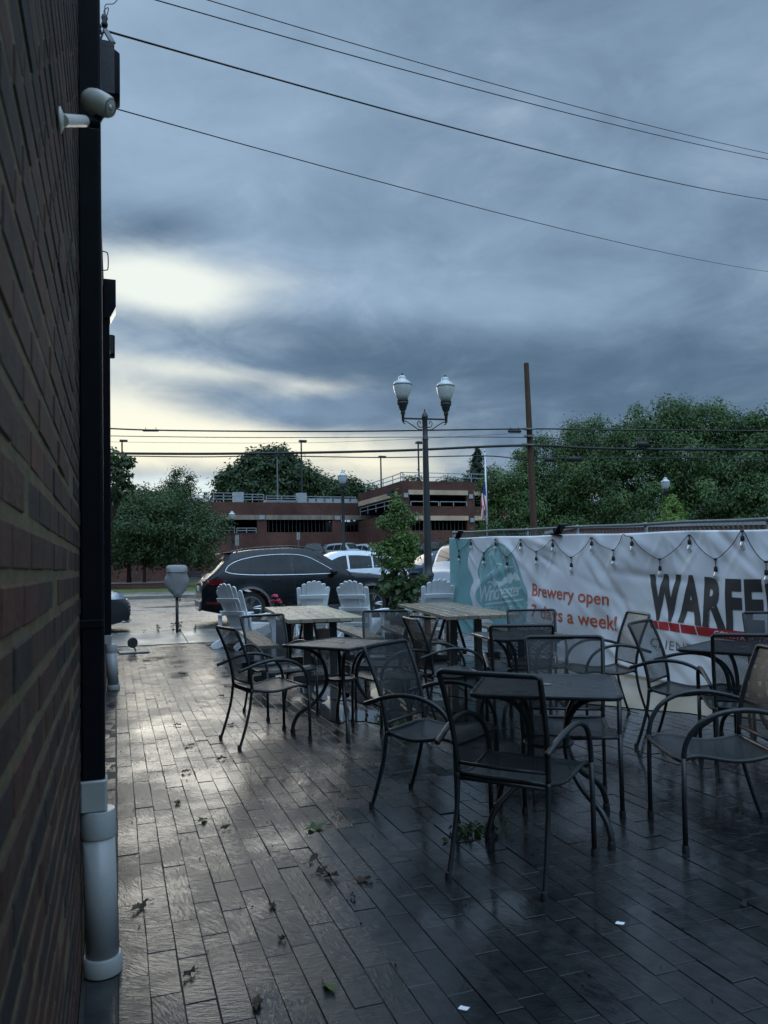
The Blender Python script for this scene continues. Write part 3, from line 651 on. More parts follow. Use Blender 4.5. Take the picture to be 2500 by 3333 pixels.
GT = 'square black mesh tables'
def rsq(h, r, n=5):
    P = []
    for cx, cy, a0 in ((h-r, h-r, 0), (-h+r, h-r, 90), (-h+r, -h+r, 180), (h-r, -h+r, 270)):
        for i in range(n+1): a = R_(a0+90*i/n); P.append((cx+r*math.cos(a), cy+r*math.sin(a)))
    return P
M['table_top'] = mat('table_top_mesh', (.012, .015, .017), .34, 0, .45, (.022, .026, .028), 260, .5, 420, .12, 6)
def make_table(label, h=.345):
    t = thing('mesh_table', label, 'table', (0, 0, 0), 0, GT); K = M['black_metal']
    b = MB(); b.prism(rsq(h-.006, .05), .700, .708, lambda u, v, w_: (u, v, w_)); b.build('tabletop', M['table_top'], t)
    b = MB(); b.tube([(u, v, .702) for u, v in rsq(h, .055)], .0135, 8, closed=True); b.build('rim', K, t, smooth=True)
    b = MB(); b.lathe([(.0, .7095), (.026, .7095), (.026, .712), (.018, .7135), (0, .7135)], 16); b.build('umbrella_hole_cap', M['galv'], t)
    for sx, sy in ((1, 1), (-1, 1), (-1, -1), (1, -1)):
        d = Vector((sx, sy, 0)).normalized()
        P = spline([d*.40+Vector((0, 0, .003)), d*.395+Vector((0, 0, .07)), d*.345+Vector((0, 0, .155)), d*.215+Vector((0, 0, .245)), d*.135+Vector((0, 0, .36)), d*.125+Vector((0, 0, .47)), d*.165+Vector((0, 0, .585)), d*.265+Vector((0, 0, .665)), d*.40+Vector((0, 0, .694))], 5)
        b = MB(); b.tube(P, .0150, 8); l = b.build('leg', K, t, smooth=True)
        b = MB(); b.lathe([(0, 0), (.019, 0), (.019, .03), (.016, .04), (0, .04)], 10, d*.40); b.build('foot_cap', M['rubber'], l)
    b = MB(); b.tube([(.118*math.cos(a), .118*math.sin(a), .42) for a in np.linspace(0, 2*math.pi, 25)[:-1]], .010, 8, closed=True); b.box((0, 0, .421), (.21, .21, .006)); b.build('brace_ring', K, t, auto=40)
    for a in (0, math.pi/2):
        b = MB(); c, s = math.cos(a+math.pi/4), math.sin(a+math.pi/4); b.tube([(-.4*c, -.4*s, .692), (.4*c, .4*s, .692)], .010, 8); b.build('crossbar', K, t, smooth=True)
    return t
tb = make_table('nearest square black table, right of centre between the closest mesh chairs')
tb.location = (2.075, 3.46, 0); tb.rotation_euler = (0, 0, R_(-33))
for p, rz, lb in (((1.735, 6.07), -55, 'small square black table on the left, in front of the light wooden picnic table'), ((3.32, 5.93), -8, 'middle square black table half hidden behind two chair backs by the banner'),
                  ((4.16, 4.28), 28, 'square black table at the right edge, seen through the mesh of a chair')):
    dup(tb, (*p, 0), R_(rz), lb, GT)

# picnic tables and benches (slatted)
def slat_obj(w_, l_, h, c, parent, m=None, name='plank'):
    b = MB(); b.bbox(c, (w_, l_, h), .0025); return b.build(name, m or M['wood_wet'], parent)
GP = 'slatted picnic tables'
def picnic(label, x, y, rz, W_, L_, n, legs, wood='wood_wet'):
    t = thing('picnic_table', label, 'table', (x, y, 0), R_(rz), GP); pw = W_/n
    for i in range(n): slat_obj(pw-.006, L_+RNG.uniform(-.006, .006), .042, ((i+.5)*pw-W_/2, 0, .737+RNG.uniform(-.0015, .0015)), t, M[wood])
    for s in (-1, 1):
        yy = s*legs
        for x0 in (-.155, .155): b = MB(); b.bbox((x0, yy, .355), (.085, .085, .71), .006); b.build('leg', M['post_black'], t)
        b = MB(); b.bbox((0, yy, .693), (W_*.86, .07, .045), .006); b.build('crossbeam', M['post_black'], t)
        b = MB(); b.bbox((0, yy, .035), (W_*.74, .09, .07), .006); b.build('base_rail', M['post_black'], t)
        b = MB(); b.tube([(0, yy-s*.03, .30), (0, yy-s*.48, .67)], .022, 4); b.build('brace', M['post_black'], t)
    b = MB(); b.bbox((0, 0, .26), (.05, legs*2-.09, .06), .005); b.build('stretcher', M['post_black'], t)
    b = MB(); b.lathe([(0, .7585), (.024, .7585), (.024, .7605), (0, .7605)], 14, (0, -.12, 0)); b.build('umbrella_hole', M['rubber'], t)
    return t
picnic('weathered light wooden picnic table with wet patches, in front of the dark SUV', 2.36, 9.78, -5.5, .87, 2.95, 6, .95, 'wood_pale')
picnic('darker slatted picnic table close to the end of the banner', 4.14, 9.25, -10, .84, 3.05, 7, .72)
GB = 'slatted benches beside the picnic tables'
def bench(label, x, y, rz, L_=2.0, W_=.27):
    t = thing('bench', label, 'bench', (x, y, 0), R_(rz), GB); n = 2
    for i in range(n): slat_obj(W_/n-.006, L_, .04, ((i+.5)*W_/n-W_/2, 0, .43), t)
    for s in (-1, 1):
        b = MB(); b.bbox((0, s*L_*.30, .205), (.075, .075, .41), .005); b.build('leg', M['post_black'], t)
        b = MB(); b.bbox((0, s*L_*.30, .03), (.26, .08, .06), .005); b.build('foot_bar', M['post_black'], t)
bench('speckled wet bench on the left of the lighter picnic table', 1.70, 9.85, -3, 2.25, .25)
bench('pale wooden bench on the right of the lighter picnic table', 3.10, 10.10, -5, 2.1, .27)
bench('dark wet bench on the left side of the darker picnic table', 3.66, 9.65, -8, 2.3, .26)
bench('dark bench between the darker picnic table and the banner', 4.98, 9.35, -10, 2.2, .26)

# Adirondack chairs
GA = 'white Adirondack chairs facing the street'
def make_adi(label):
    t = thing('adirondack_chair', label, 'chair', (0, 0, 0), 0, GA); Wm = M['white_paint']
    n = 7; lean = .42                                # back leans to -Y
    for i in range(n):
        a = (i-3)/3.0; w0, w1 = .066, .0845; h = .90-.15*abs(a)**2.0
        b = MB(); poly = []
        x0, x1 = a*.20, a*.256
        for q in range(9):
            g = math.pi*q/8; poly.append((x1+math.cos(g)*w1/2, h-.036+math.sin(g)*.036))
        poly += [(x0-w0/2, 0), (x0+w0/2, 0)]
        def fn(u, v, w_, a=a): 
            cv = .05*a*a
            return (u, -.17-v*math.sin(lean)+(w_+cv)*math.cos(lean), .27+v*math.cos(lean)+(w_+cv)*math.sin(lean))
        b.prism(poly, -.009, .009, fn); b.build('back_slat', Wm, t)
    for v, wd in ((.06, .5), (.36, .56), (.60, .50)):
        b = MB(); c = (0, -.17-v*math.sin(lean)-.028*math.cos(lean), .27+v*math.cos(lean)-.028*math.sin(lean))
        b.box(c, (wd, .02, .07), M=Matrix.Rotation(lean, 4, 'X')); b.build('back_rail', Wm, t)
    for i in range(6):
        f = i/5; y = -.14+.50*f; z = .275+.105*f+(.0 if i < 5 else -.01)
        b = MB(); b.bbox((0, y, z), (.52, .082, .019), .004, Matrix.Rotation(R_(12), 4, 'X')); b.build('seat_slat', Wm, t)
    for s in (-1, 1):
        b = MB(); b.prism([(-.56, .0), (-.40, .0), (.38, .26), (.40, .36), (.30, .365), (-.16, .255), (-.42, .13), (-.55, .085), (-.585, .04)], s*.262-.011, s*.262+.011, lambda u, v, w_: (w_, u, v)); b.build('side_rail', Wm, t)
        b = MB(); b.prism([(.30, 0), (.40, 0), (.40, .535), (.30, .535)], s*.285-.011, s*.285+.011, lambda u, v, w_: (w_, u, v)); b.build('leg', Wm, t)
        b = MB(); b.prism([(.30, .535), (.16, .535), (.20, .47), (.26, .40), (.27, .33), (.30, .28)], s*.285-.011, s*.285+.011, lambda u, v, w_: (w_, u, v)); b.build('arm_bracket', Wm, t)
        arm = [(.22, -.38), (.30, -.40), (.345, -.30), (.375, .0), (.395, .30), (.385, .43), (.33, .475), (.27, .455), (.255, .30), (.275, .0), (.255, -.25)]
        b = MB(); b.prism([(s*u, v) for u, v in arm], .537, .557, lambda u, v, w_: (u, v, w_)); b.build('armrest', Wm, t)
        b = MB(); b.box((s*.30, -.335, .325), (.022, .075, .42)); b.build('rear_post', Wm, t)
    return t
adi = None
for p, f, lb in (((2.12, 13.24), (.80, .60), 'leftmost white Adirondack chair, tilted back behind the dark SUV'), ((3.36, 13.75), (.10, 1.0), 'white Adirondack chair straight behind the light picnic table beside the pink roses'),
                 ((4.14, 13.14), (.62, .78), 'white Adirondack chair just left of the slim young tree'), ((5.22, 12.45), (.12, 1.0), 'white Adirondack chair at the left end of the banner')):
    if adi is None: adi = make_adi(lb); adi.location = (*p, 0); adi.rotation_euler = (0, 0, face(*f))
    else: dup(adi, (*p, 0), face(*f), lb, GA)
b = MB(); b.bbox((2.35, 14.02, .005), (1.7, .62, .016), .004); b.build('rubber_mat', M['rubber']); tag(bpy.data.objects['rubber_mat'], 'dark flat mat on the bricks under the leftmost white chair', 'mat')

# sign base near the wall
t = thing('sign_base', 'flat metal base plate with a short stem and round black disc', 'sign base', (.275, 13.22, 0), R_(4))
b = MB(); b.bbox((0, 0, .014), (.46, .36, .026), .006); b.build('base_plate', M['galv'], t, bevel=.003)
b = MB(); b.tube([(.03, 0, .02), (-.01, -.02, .17)], .013, 10); b.build('stem', M['galv'], t, smooth=True)
Mx = Matrix.Translation((-.022, -.045, .165))@Vector((.35, -.93, .12)).to_track_quat('Z', 'Y').to_matrix().to_4x4()
b = MB(); b.lathe([(0, -.022), (.06, -.022), (.082, -.016), (.086, 0), (.082, .016), (.06, .022), (.058, .016), (.02, .014), (.018, .03), (0, .03)], 28, (0, 0, 0), Mx); b.build('disc', M['rubber'], t, auto=40)

# ================================================================== FENCE AND BANNER
FA, FB = Vector((5.47, 12.2, 0)), Vector((5.70, 5.5, 0)); FD = (FB-FA).normalized()      # along the fence, away -> near
FN = Vector((-1, -.034, 0)).normalized()
def fpt(y, z, off=0.0):
    p = FA+FD*((12.2-y)/-FD.y) if False else Vector((5.54+(12.2-y)/6.7*.205, y, 0)); p = p+FN*off; p.z = z; return p
def ztop(y): return 1.79-(12.2-y)/6.7*.19+.006*math.sin(y*3.1)
def zbot(y): return max(.012, .21-(12.2-y)*.075)
FR = random.Random(11); FOLDS = []
for i in range(46):
    fy, fz = FR.uniform(4.4, 12.1), FR.uniform(.15, 1.6); an = FR.gauss(-.62, .33)          # mostly slanting down towards the viewer
    FOLDS.append((fy, fz, math.cos(an), math.sin(an), FR.uniform(.035, .075), FR.uniform(.25, .75), FR.uniform(.007, .021)*FR.choice((1, 1, -1))))
for y_ in (11.6, 10.9, 10.2, 9.6, 8.9, 8.3, 7.6, 6.9, 6.3, 5.7, 5.1, 4.6):                      # tension creases below each tie
    for an in (-1.15, -.75, -2.2): FOLDS.append((y_+.30*math.cos(an)*-1, 1.62+.30*math.sin(an), math.cos(an), math.sin(an), .030, .26, FR.uniform(.004, .011)))
def wrinkle(y, z):
    s = (z-.1)/1.6; d = .014*math.sin(2.1*y+1.3*z+.4)+.010*math.sin(3.4*(y*.75+z*1.35)+1.1)+.005*math.sin(11*(y*.55+z*.9)+math.sin(4*y))
    for fy, fz, c, s_, wd, ln, am in FOLDS:
        dy, dz = -(y-fy), z-fz; u = dy*c+dz*s_; v = -dy*s_+dz*c
        if abs(v) < .25 and abs(u) < ln*2.2: d += am*math.exp(-(v/wd)**2-(u/ln)**2)
    d += .020*math.exp(-((z-.10)/.16)**2)*math.sin(7*y)
    e = .03*max(0, (.35-z))/.35
    return .062+d+e
def bpt(y, z, off=0.0): return fpt(y, z, wrinkle(y, z)+off)
fen = thing('chain_link_fence', 'grey chain-link fence showing as a strip above the white banner', 'fence', (0, 0, 0))
for y in (12.24, 9.85, 8.62, 7.3, 5.6, 3.8, 1.95):
    b = MB(); p = fpt(y, 0, -.045); b.tube([p, p+Vector((0, 0, ztop(y)+.085))], .022, 10); b.lathe([(.026, 0), (.026, .02), (.016, .04), (0, .045)], 10, p+Vector((0, 0, ztop(y)+.08))); b.build('post', M['galv'], fen, smooth=True)
b = MB(); b.tube([fpt(y, ztop(y)+.095, -.02) for y in np.linspace(12.24, 1.9, 14)], .017, 8); b.build('top_rail', M['galv'], fen, smooth=True)
b = MB(); b.tube([fpt(y, ztop(y)-.6, -.02) for y in np.linspace(12.24, 1.9, 14)], .016, 8); b.build('mid_rail', M['galv'], fen, smooth=True)
b = MB(); pit = .062
for i, y in enumerate(np.arange(1.95, 12.2, pit)):
    P = []
    for j in range(int(1.9/pit*2)+1):
        z = j*pit/2*1.0+.02
        if z > ztop(y)+.095: break
        P.append(fpt(y+(pit/2 if j % 2 else 0)*(1 if i % 2 else 1), z, -.012+(.004 if j % 2 else -.004)))
    P = [q for q in P if q.z > .9]
    b.tube(P, .0026, 3, cap=False)
    P2 = [fpt(y+pit/2-(pit/2 if j % 2 else 0), .95+j*pit/2, -.016+(.004 if j % 2 else -.004)) for j in range(int((ztop(y)+.09-.95)/(pit/2)))]
    b.tube(P2, .0026, 3, cap=False)
o = b.build('chain_mesh', M['galv'], fen); o['kind'] = 'stuff'

def fabric(name, c, v):
    m = mat(name, c, .42, 0, .4, v, 1.6, .18, 7, .1, 3); return m
M['banner'] = fabric('banner_white', (.76, .77, .80), (.71, .72, .75)); M['teal'] = fabric('banner_teal', (.22, .42, .42), (.19, .37, .38)); M['orange'] = fabric('banner_orange', (.58, .13, .07), (.52, .11, .06))
M['print_dark'] = fabric('print_dark', (.042, .042, .042), (.06, .06, .06)); M['print_red'] = fabric('print_red', (.46, .035, .045), (.42, .03, .04)); M['print_grey'] = fabric('print_grey', (.17, .17, .18), (.2, .2, .21)); M['print_pale'] = fabric('print_pale', (.58, .69, .69), (.54, .65, .65))
ban = thing('banner', 'long wrinkled white banner with teal badge and orange lettering, hung on the fence', 'banner', (0, 0, 0))
b = MB(); b.grid(lambda u, v: bpt(12.2-10.2*u, zbot(12.2-10.2*u)+(ztop(12.2-10.2*u)-zbot(12.2-10.2*u))*v), 410, 72)
o = b.build('banner_cloth', M['banner'], ban, smooth=True); sm_ = o.modifiers.new('thick', 'SOLIDIFY'); sm_.thickness = .0012; sm_.offset = -1
def printed(name, polys, m, off, maxe=.035, faces=None):
    """flat print laid over the cloth: polys in (along, height), or ready verts+faces"""
    bm = bmesh.new()
    if faces is not None:
        vs = [bm.verts.new((a, c, 0)) for a, c in polys]
        for f in faces:
            try: bm.faces.new([vs[i] for i in f])
            except ValueError: pass
    else:
        for pl in polys: bm.faces.new([bm.verts.new((a, c, 0)) for a, c in pl])
    bmesh.ops.triangulate(bm, faces=bm.faces[:])
    for _ in range(7):
        es = [e for e in bm.edges if e.calc_length() > maxe]
        if not es: break
        bmesh.ops.subdivide_edges(bm, edges=es, cuts=1); bmesh.ops.triangulate(bm, faces=[f for f in bm.faces if len(f.verts) > 3])
    for v in bm.verts: v.co = bpt(v.co.x, v.co.y, off)
    bmesh.ops.recalc_face_normals(bm, faces=bm.faces[:])
    me = bpy.data.meshes.new(name); bm.to_mesh(me); bm.free(); me.materials.append(m)
    for p in me.polygons: p.use_smooth = True
    o = bpy.data.objects.new(name, me); COL.objects.link(o); o.parent = ban; return o
def glyphs(s, shear=0, bold=0.0, space=1.0):
    cu = bpy.data.curves.new('txt', 'FONT'); cu.body = s; cu.size = 1; cu.shear = shear; cu.offset = bold; cu.space_character = space; cu.resolution_u = 4
    o = bpy.data.objects.new('txt', cu); COL.objects.link(o); dg = bpy.context.evaluated_depsgraph_get(); me = bpy.data.meshes.new_from_object(o.evaluated_get(dg))
    v = np.array([q.co[:2] for q in me.vertices]); f = [tuple(p.vertices) for p in me.polygons]
    bpy.data.objects.remove(o); bpy.data.curves.remove(cu); bpy.data.meshes.remove(me); return v, f
def lettering(name, s, y0, y1, zb0, zb1, zt0, zt1, m, shear=0, bold=0.0, off=.0035, space=1.0, capref=None, warp=None):
    """text from y0 (left) to y1 (right); baseline zb0->zb1 and cap top zt0->zt1"""
    v, f = glyphs(s, shear, bold, space)
    x0, x1 = v[:, 0].min(), v[:, 0].max(); cap = capref or .70
    out = []
    for a, c in v:
        t = (a-x0)/(x1-x0); lo = zb0+(zb1-zb0)*t; hi = zt0+(zt1-zt0)*t; z = lo+(hi-lo)*c/cap
        if warp: z += warp(t)
        out.append((y0+(y1-y0)*t, z))
    return printed(name, out, m, off+.001, .035, f)
# teal wave at the far left end
wv = [(11.42, 1.74), (11.40, 1.62), (11.50, 1.45), (11.52, 1.30), (11.42, 1.16), (11.36, 1.05), (11.44, .95), (11.47, .85), (11.38, .70), (11.34, .5), (11.36, .30), (11.36, .18)]
wv = [(v.x, v.y) for v in spline([(a, c, 0) for a, c in wv], 4)]
printed('teal_wave', [[(12.195, ztop(12.19)-.004)]+[(a, min(c, ztop(a)-.004)) for a, c in wv]+[(12.195, zbot(12.19)+.004)]], M['teal'], .0022)
# badge
sh = [(10.55, 1.655), (10.30, 1.60), (10.05, 1.45), (9.93, 1.25), (9.84, 1.08), (9.72, .92), (9.74, .80), (9.80, .70), (9.72, .56), (9.85, .44), (10.1, .36), (10.35, .31), (10.62, .36), (10.92, .48), (11.05, .62), (11.22, .74), (11.26, .88), (11.08, 1.02), (11.2, 1.14), (11.18, 1.26), (11.06, 1.44), (10.86, 1.58)]
sc = [(v.x, v.y) for v in spline([(a, c, 0) for a, c in sh+[sh[0]]], 4)][:-1]
printed('badge', [sc], M['teal'], .0022)
cx_, cz_ = 10.5, .95
def arcband(k0, k1, i0, i1):
    P = [(cx_+(a-cx_)*k0, cz_+(c-cz_)*k0) for a, c in sc[i0:i1]]; Q = [(cx_+(a-cx_)*k1, cz_+(c-cz_)*k1) for a, c in sc[i0:i1]]
    return [[P[i], P[i+1], Q[i+1], Q[i]] for i in range(len(P)-1)]
printed('badge_line', arcband(.93, .91, 0, 14)+arcband(.93, .91, 74, 88)+arcband(.90, .885, 1, 12), M['print_pale'], .0034)
dots = []
for i in list(range(2, 15))+list(range(34, 44))+list(range(70, 86)):
    a, c = sc[i % 88]; a, c = cx_+(a-cx_)*.86, cz_+(c-cz_)*.86; dots.append([(a-.010, c-.012), (a+.010, c-.012), (a+.010, c+.012), (a-.010, c+.012)])
printed('badge_dots', dots, M['print_pale'], .0034)
printed('badge_mountains', [[(10.90, 1.02), (10.80, 1.07), (10.72, 1.05), (10.66, 1.12), (10.58, 1.07), (10.52, 1.05), (10.44, 1.06), (10.36, 1.13), (10.31, 1.12), (10.27, 1.18), (10.22, 1.13), (10.17, 1.2), (10.12, 1.15), (10.06, 1.2), (9.98, 1.17), (9.90, 1.09), (10.0, 1.06), (10.1, 1.10), (10.18, 1.02), (10.3, 1.04), (10.4, 1.0), (10.5, .97), (10.56, 1.01), (10.66, .96), (10.75, 1.03)]], M['print_pale'], .0034)
rl = [(10.86, 1.14), (10.78, 1.2), (10.7, 1.21), (10.6, 1.31), (10.55, 1.345), (10.48, 1.325), (10.42, 1.325), (10.36, 1.28), (10.30, 1.345), (10.26, 1.33), (10.20, 1.285), (10.08, 1.285)]
printed('badge_ridge', [[rl[i], rl[i+1], (rl[i+1][0], rl[i+1][1]-.018), (rl[i][0], rl[i][1]-.018)] for i in range(len(rl)-1)], M['print_pale'], .0034)
lettering('badge_script', 'Winchester', 11.12, 9.86, .72, .87, .98, 1.06, M['print_pale'], .35, .012, .0036, .84)
printed('badge_underline', [[(10.98, .70), (9.86, .815), (9.86, .79), (10.98, .675)]], M['print_pale'], .0034)
lettering('badge_name', 'BREW WORKS', 10.98, 9.98, .545, .615, .655, .715, M['print_pale'], .1, .006, .0036)
lettering('badge_motto', 'LOVE  IN  VA', 10.95, 10.12, 1.33, 1.36, 1.40, 1.43, M['print_pale'], 0, .0, .0036, 1.1, None, lambda t: .14*(1-(2*t-1)**2))
# orange message
lettering('message', 'Brewery open', 9.60, 7.88, .87, .80, 1.045, .955, M['orange'], .06, .012)
lettering('message', '7 days a week!', 9.60, 7.74, .575, .505, .75, .675, M['orange'], .06, .012)
# builder's name
def wob(t): return .012*math.sin(7*t)
lettering('builder_name', 'WARFEL', 7.17, 5.33, .70, .665, 1.155, 1.115, M['print_dark'], .04, .048, .0035, 1.13, None, wob)
bars = [(7.18, 7.03), (7.015, 6.86), (6.845, 6.68), (6.66, 6.44), (6.42, 4.98)]
printed('red_bar', [[(a, .662-(7.18-a)*.024+.004), (c, .662-(7.18-c)*.024+.004), (c-.02, .580-(7.18-c)*.030), (a-.02, .580-(7.18-a)*.030)] for a, c in bars], M['print_red'], .0030)
lettering('builder_trade', 'CONSTRUCTION', 6.19, 5.44, .565, .535, .622, .592, M['banner'], .12, .010, .0046)
lettering('clients', 'CLIENTS', 7.16, 6.38, .375, .355, .475, .452, M['print_grey'], .12, -.006, .0035, 1.1)

# string of bulbs looped along the banner
sl_ = thing('string_lights', 'black festoon cable of clear bulbs looped along the top of the banner', 'string lights', (0, 0, 0))
BP = [(11.86, 1.735, 0), (11.79, 1.562, 1), (11.35, 1.732, 1), (10.96, 1.507, 1), (10.61, 1.702, 1), (10.23, 1.427, 1), (9.82, 1.669, 1), (9.41, 1.487, 1), (8.99, 1.634, 1), (8.58, 1.393, 1), (8.14, 1.625, 1), (7.72, 1.465, 1), (7.55, 1.64, 0), (7.38, 1.60, 1), (6.95, 1.344, 1), (6.51, 1.585, 1), (6.14, 1.333, 1), (5.79, 1.595, 1), (5.5, 1.30, 1), (5.1, 1.56, 1), (4.8, 1.31, 1), (4.35, 1.54, 1), (3.9, 1.29, 1), (3.4, 1.50, 1)]
pts = []
for i, (y, z, k_) in enumerate(BP):
    pts.append(bpt(y, z, .022))
    if i < len(BP)-1:
        y2, z2, _ = BP[i+1]; hi, lo = max(z, z2), min(z, z2)
        for f in (.33, .66):
            q = f if z2 < z else 1-f; zz = hi-(hi-lo)*(1-(1-q)**1.5); pts.append(bpt(y+(y2-y)*f, zz, .022))
b = MB(); b.tube(spline(pts, 4), .0042, 6); b.build('cable', M['cable'], sl_, smooth=True)
for y, z, k_ in BP:
    if not k_: continue
    p = bpt(y, z, .024); low = z < 1.58
    b = MB(); h = .075 if low else .045
    b.box(p+Vector((0, 0, -.004)), (.02, .03, .022)); b.tube([p, p-Vector((0, 0, h))], .0045, 6); b.lathe([(0, 0), (.013, 0), (.018, -.012), (.019, -.045), (.014, -.052), (0, -.052)], 12, p-Vector((0, 0, h))); s_ = b.build('socket', M['rubber'], sl_, auto=40)
    b = MB(); b.lathe([(.011, -.050), (.015, -.060), (.022, -.082), (.025, -.100), (.022, -.116), (.012, -.127), (0, -.130)], 14, p-Vector((0, 0, h))); b.build('bulb', M['bulb'], s_, smooth=True)
# clip-on solar lamps on the top rail
for y, lb, s in ((11.85, 'small clip-on solar lamp at the left end of the banner', .85), (8.89, 'clip-on solar lamp on the fence rail above the orange lettering', 1.0)):
    t = thing('solar_lamp', lb, 'lamp', fpt(y, ztop(y)+.03, .06), 0, 'solar lamps clipped to the fence'); t.scale = (s, s, s)
    b = MB(); b.box((0, -.03, .045), (.12, .20, .012), M=Matrix.Rotation(R_(-38), 4, 'X')); b.build('panel', M['solar'], t)
    b = MB(); b.box((0, .02, -.035), (.10, .24, .022), M=Matrix.Rotation(R_(8), 4, 'X')); b.box((0, .09, .02), (.05, .03, .08)); b.build('lamp_head', M['plastic_black'], t, bevel=.003)
    b = MB(); b.box((.02, .13, .02), (.03, .02, .09), M=Matrix.Rotation(R_(-20), 4, 'X')); b.box((.03, .03, -.03), (.05, .05, .03)); b.build('clip', M['plastic_black'], t)

# ================================================================== STREET FURNITURE
def acorn(parent, o, s=1.0, ring=True):
    """frosted acorn globe on a black fitter; o = bottom of the globe"""
    P = [(.0, .0), (.105, .0), (.150, .10), (.190, .22), (.203, .32), (.203, .345), (.185, .385), (.135, .43), (.092, .455), (.082, .475), (.088, .50), (.074, .525), (.045, .545), (.0, .555)]
    b = MB(); b.lathe([(r*s, z*s) for r, z in P], 26, o); g = b.build('globe', M['lamp_glass'], parent, smooth=True)
    b = MB(); b.lathe([(.205*s, .318*s), (.211*s, .322*s), (.211*s, .344*s), (.205*s, .348*s)], 26, o); b.build('band', M['galv'], g, smooth=True)
    b = MB(); b.lathe([(0, .55*s), (.026*s, .55*s), (.03*s, .575*s), (.016*s, .595*s), (0, .60*s)], 12, o); b.build('finial', M['post_black'], g, smooth=True)
    return g
def fitter(parent, o, s=1.0):
    b = MB(); b.lathe([(0, -.50*s), (.012*s, -.50*s), (.03*s, -.46*s), (.036*s, -.33*s), (.05*s, -.31*s), (.055*s, -.27*s), (.05*s, -.24*s), (.075*s, -.21*s), (.10*s, -.12*s), (.128*s, -.07*s), (.118*s, -.05*s), (.13*s, -.03*s), (.125*s, .006*s), (0, .006*s)], 22, o); return b.build('lamp_holder', M['post_black'], parent, auto=50)
t = thing('double_street_lamp', 'tall black street lamp with two white acorn globes on scrolled arms', 'street lamp', (6.52, 15.72, .08), R_(-6))
prof = [(.20, 0), (.20, .10), (.17, .14), (.155, .22), (.15, .55), (.165, .58), (.165, .63), (.135, .66), (.118, .72), (.112, .98), (.13, 1.0), (.13, 1.05), (.098, 1.09), (.088, 1.3), (.062, 4.02), (.072, 4.03), (.072, 4.06), (.060, 4.08), (.060, 4.52), (.075, 4.54), (.07, 4.58), (.04, 4.63), (.018, 4.66), (.02, 4.69), (.0, 4.74)]
b = MB(); b.lathe(prof, 22); b.build('post', M['post_black'], t, auto=40)
for s in (-1, 1):
    b = MB(); b.box((s*.27, 0, 4.50), (.46, .035, .035)); b.tube(spline([(s*.06, 0, 4.26), (s*.16, 0, 4.27), (s*.30, 0, 4.36), (s*.44, 0, 4.44), (s*.485, 0, 4.42), (s*.475, 0, 4.385), (s*.45, 0, 4.39)], 5), .011, 6)
    b.tube(spline([(s*.06, 0, 4.32), (s*.10, 0, 4.31), (s*.15, 0, 4.34), (s*.17, 0, 4.41), (s*.13, 0, 4.45), (s*.10, 0, 4.42), (s*.115, 0, 4.39)], 5), .010, 6); b.build('arm', M['post_black'], t, auto=40)
    fitter(t, (s*.50, 0, 4.91)); acorn(t, (s*.50, 0, 4.915))
def single_lamp(label, x, y, z, h, s=1.0):
    t = thing('street_lamp', label, 'street lamp', (x, y, z), 0, 'single globe street lamps'); b = MB()
    b.lathe([(.2, 0), (.2, .1), (.15, .2), (.14, .6), (.16, .63), (.12, .68), (.10, 1.0), (.12, 1.03), (.085, 1.1), (.062, h-1.06*s), (.08, h-1.0*s), (0, h-.99*s)], 14); b.build('post', M['post_black'], t, auto=40)
    fitter(t, (0, 0, h-.60*s), s); acorn(t, (0, 0, h-.60*s), s)
single_lamp('black lamp post with one globe across the street, in front of the parking garage', 9.27, 31.75, .36, 5.15, 1.05)
single_lamp('small distant globe lamp by the left part of the garage', 8.05, 56.5, .2, 5.40, 1.15)
single_lamp('globe lamp against the big trees on the right', 25.9, 31.36, .36, 5.15, 1.1)

t = thing('parking_meter', 'parking meter bagged in a grey cover on a thin black post at the kerb', 'parking meter', (1.148, 15.78, .09))
b = MB(); b.tube([(0, 0, 0), (0, 0, .72)], .031, 12); b.build('post', M['post_black'], t, smooth=True)
o_ = [(-.205, 1.24), (-.20, 1.30), (-.15, 1.335), (0, 1.34), (.15, 1.335), (.20, 1.30), (.21, 1.24), (.198, 1.17), (.232, 1.06), (.236, .97), (.20, .88), (.135, .79), (.085, .735), (.062, .695), (-.055, .695), (-.07, .74), (-.13, .80), (-.20, .89), (-.234, .99), (-.232, 1.08), (-.196, 1.16)]
ou = [(v.x, v.y) for v in spline([(a, c, 0) for a, c in o_+[o_[0]]], 3)][:-1]; k = len(ou)
b = MB(); vs = []
lay = [(-1, .50), (-.86, .86), (-.45, .985), (0, 1), (.45, .985), (.86, .86), (1, .50)]
for d, s in lay: vs += [((a)*s, d*.125+(.006*math.sin(9*c+5*a)), 1.03+(c-1.03)*(s if c > 1.03 else 1-(1-s)*.6)) for a, c in ou]
fs = [(i*k+j, i*k+(j+1) % k, (i+1)*k+(j+1) % k, (i+1)*k+j) for i in range(6) for j in range(k)]+[tuple(range(k-1, -1, -1)), tuple(6*k+j for j in range(k))]
b.add(vs, fs); b.build('cover', M['tarp'], t, auto=60)
b = MB(); b.tube([(-.2, -.118, 1.22), (-.1, -.134, 1.20), (.1, -.134, 1.20), (.2, -.118, 1.22)], .008, 6); b.build('cover_seam', M['tarp'], t, smooth=True)
b = MB(); b.bbox((.055, -.02, .645), (.035, .02, .04), .005); b.tube([(.045, -.02, .66), (.045, -.02, .70), (.065, -.02, .70), (.065, -.02, .66)], .004, 6); b.build('padlock', M['post_black'], t)

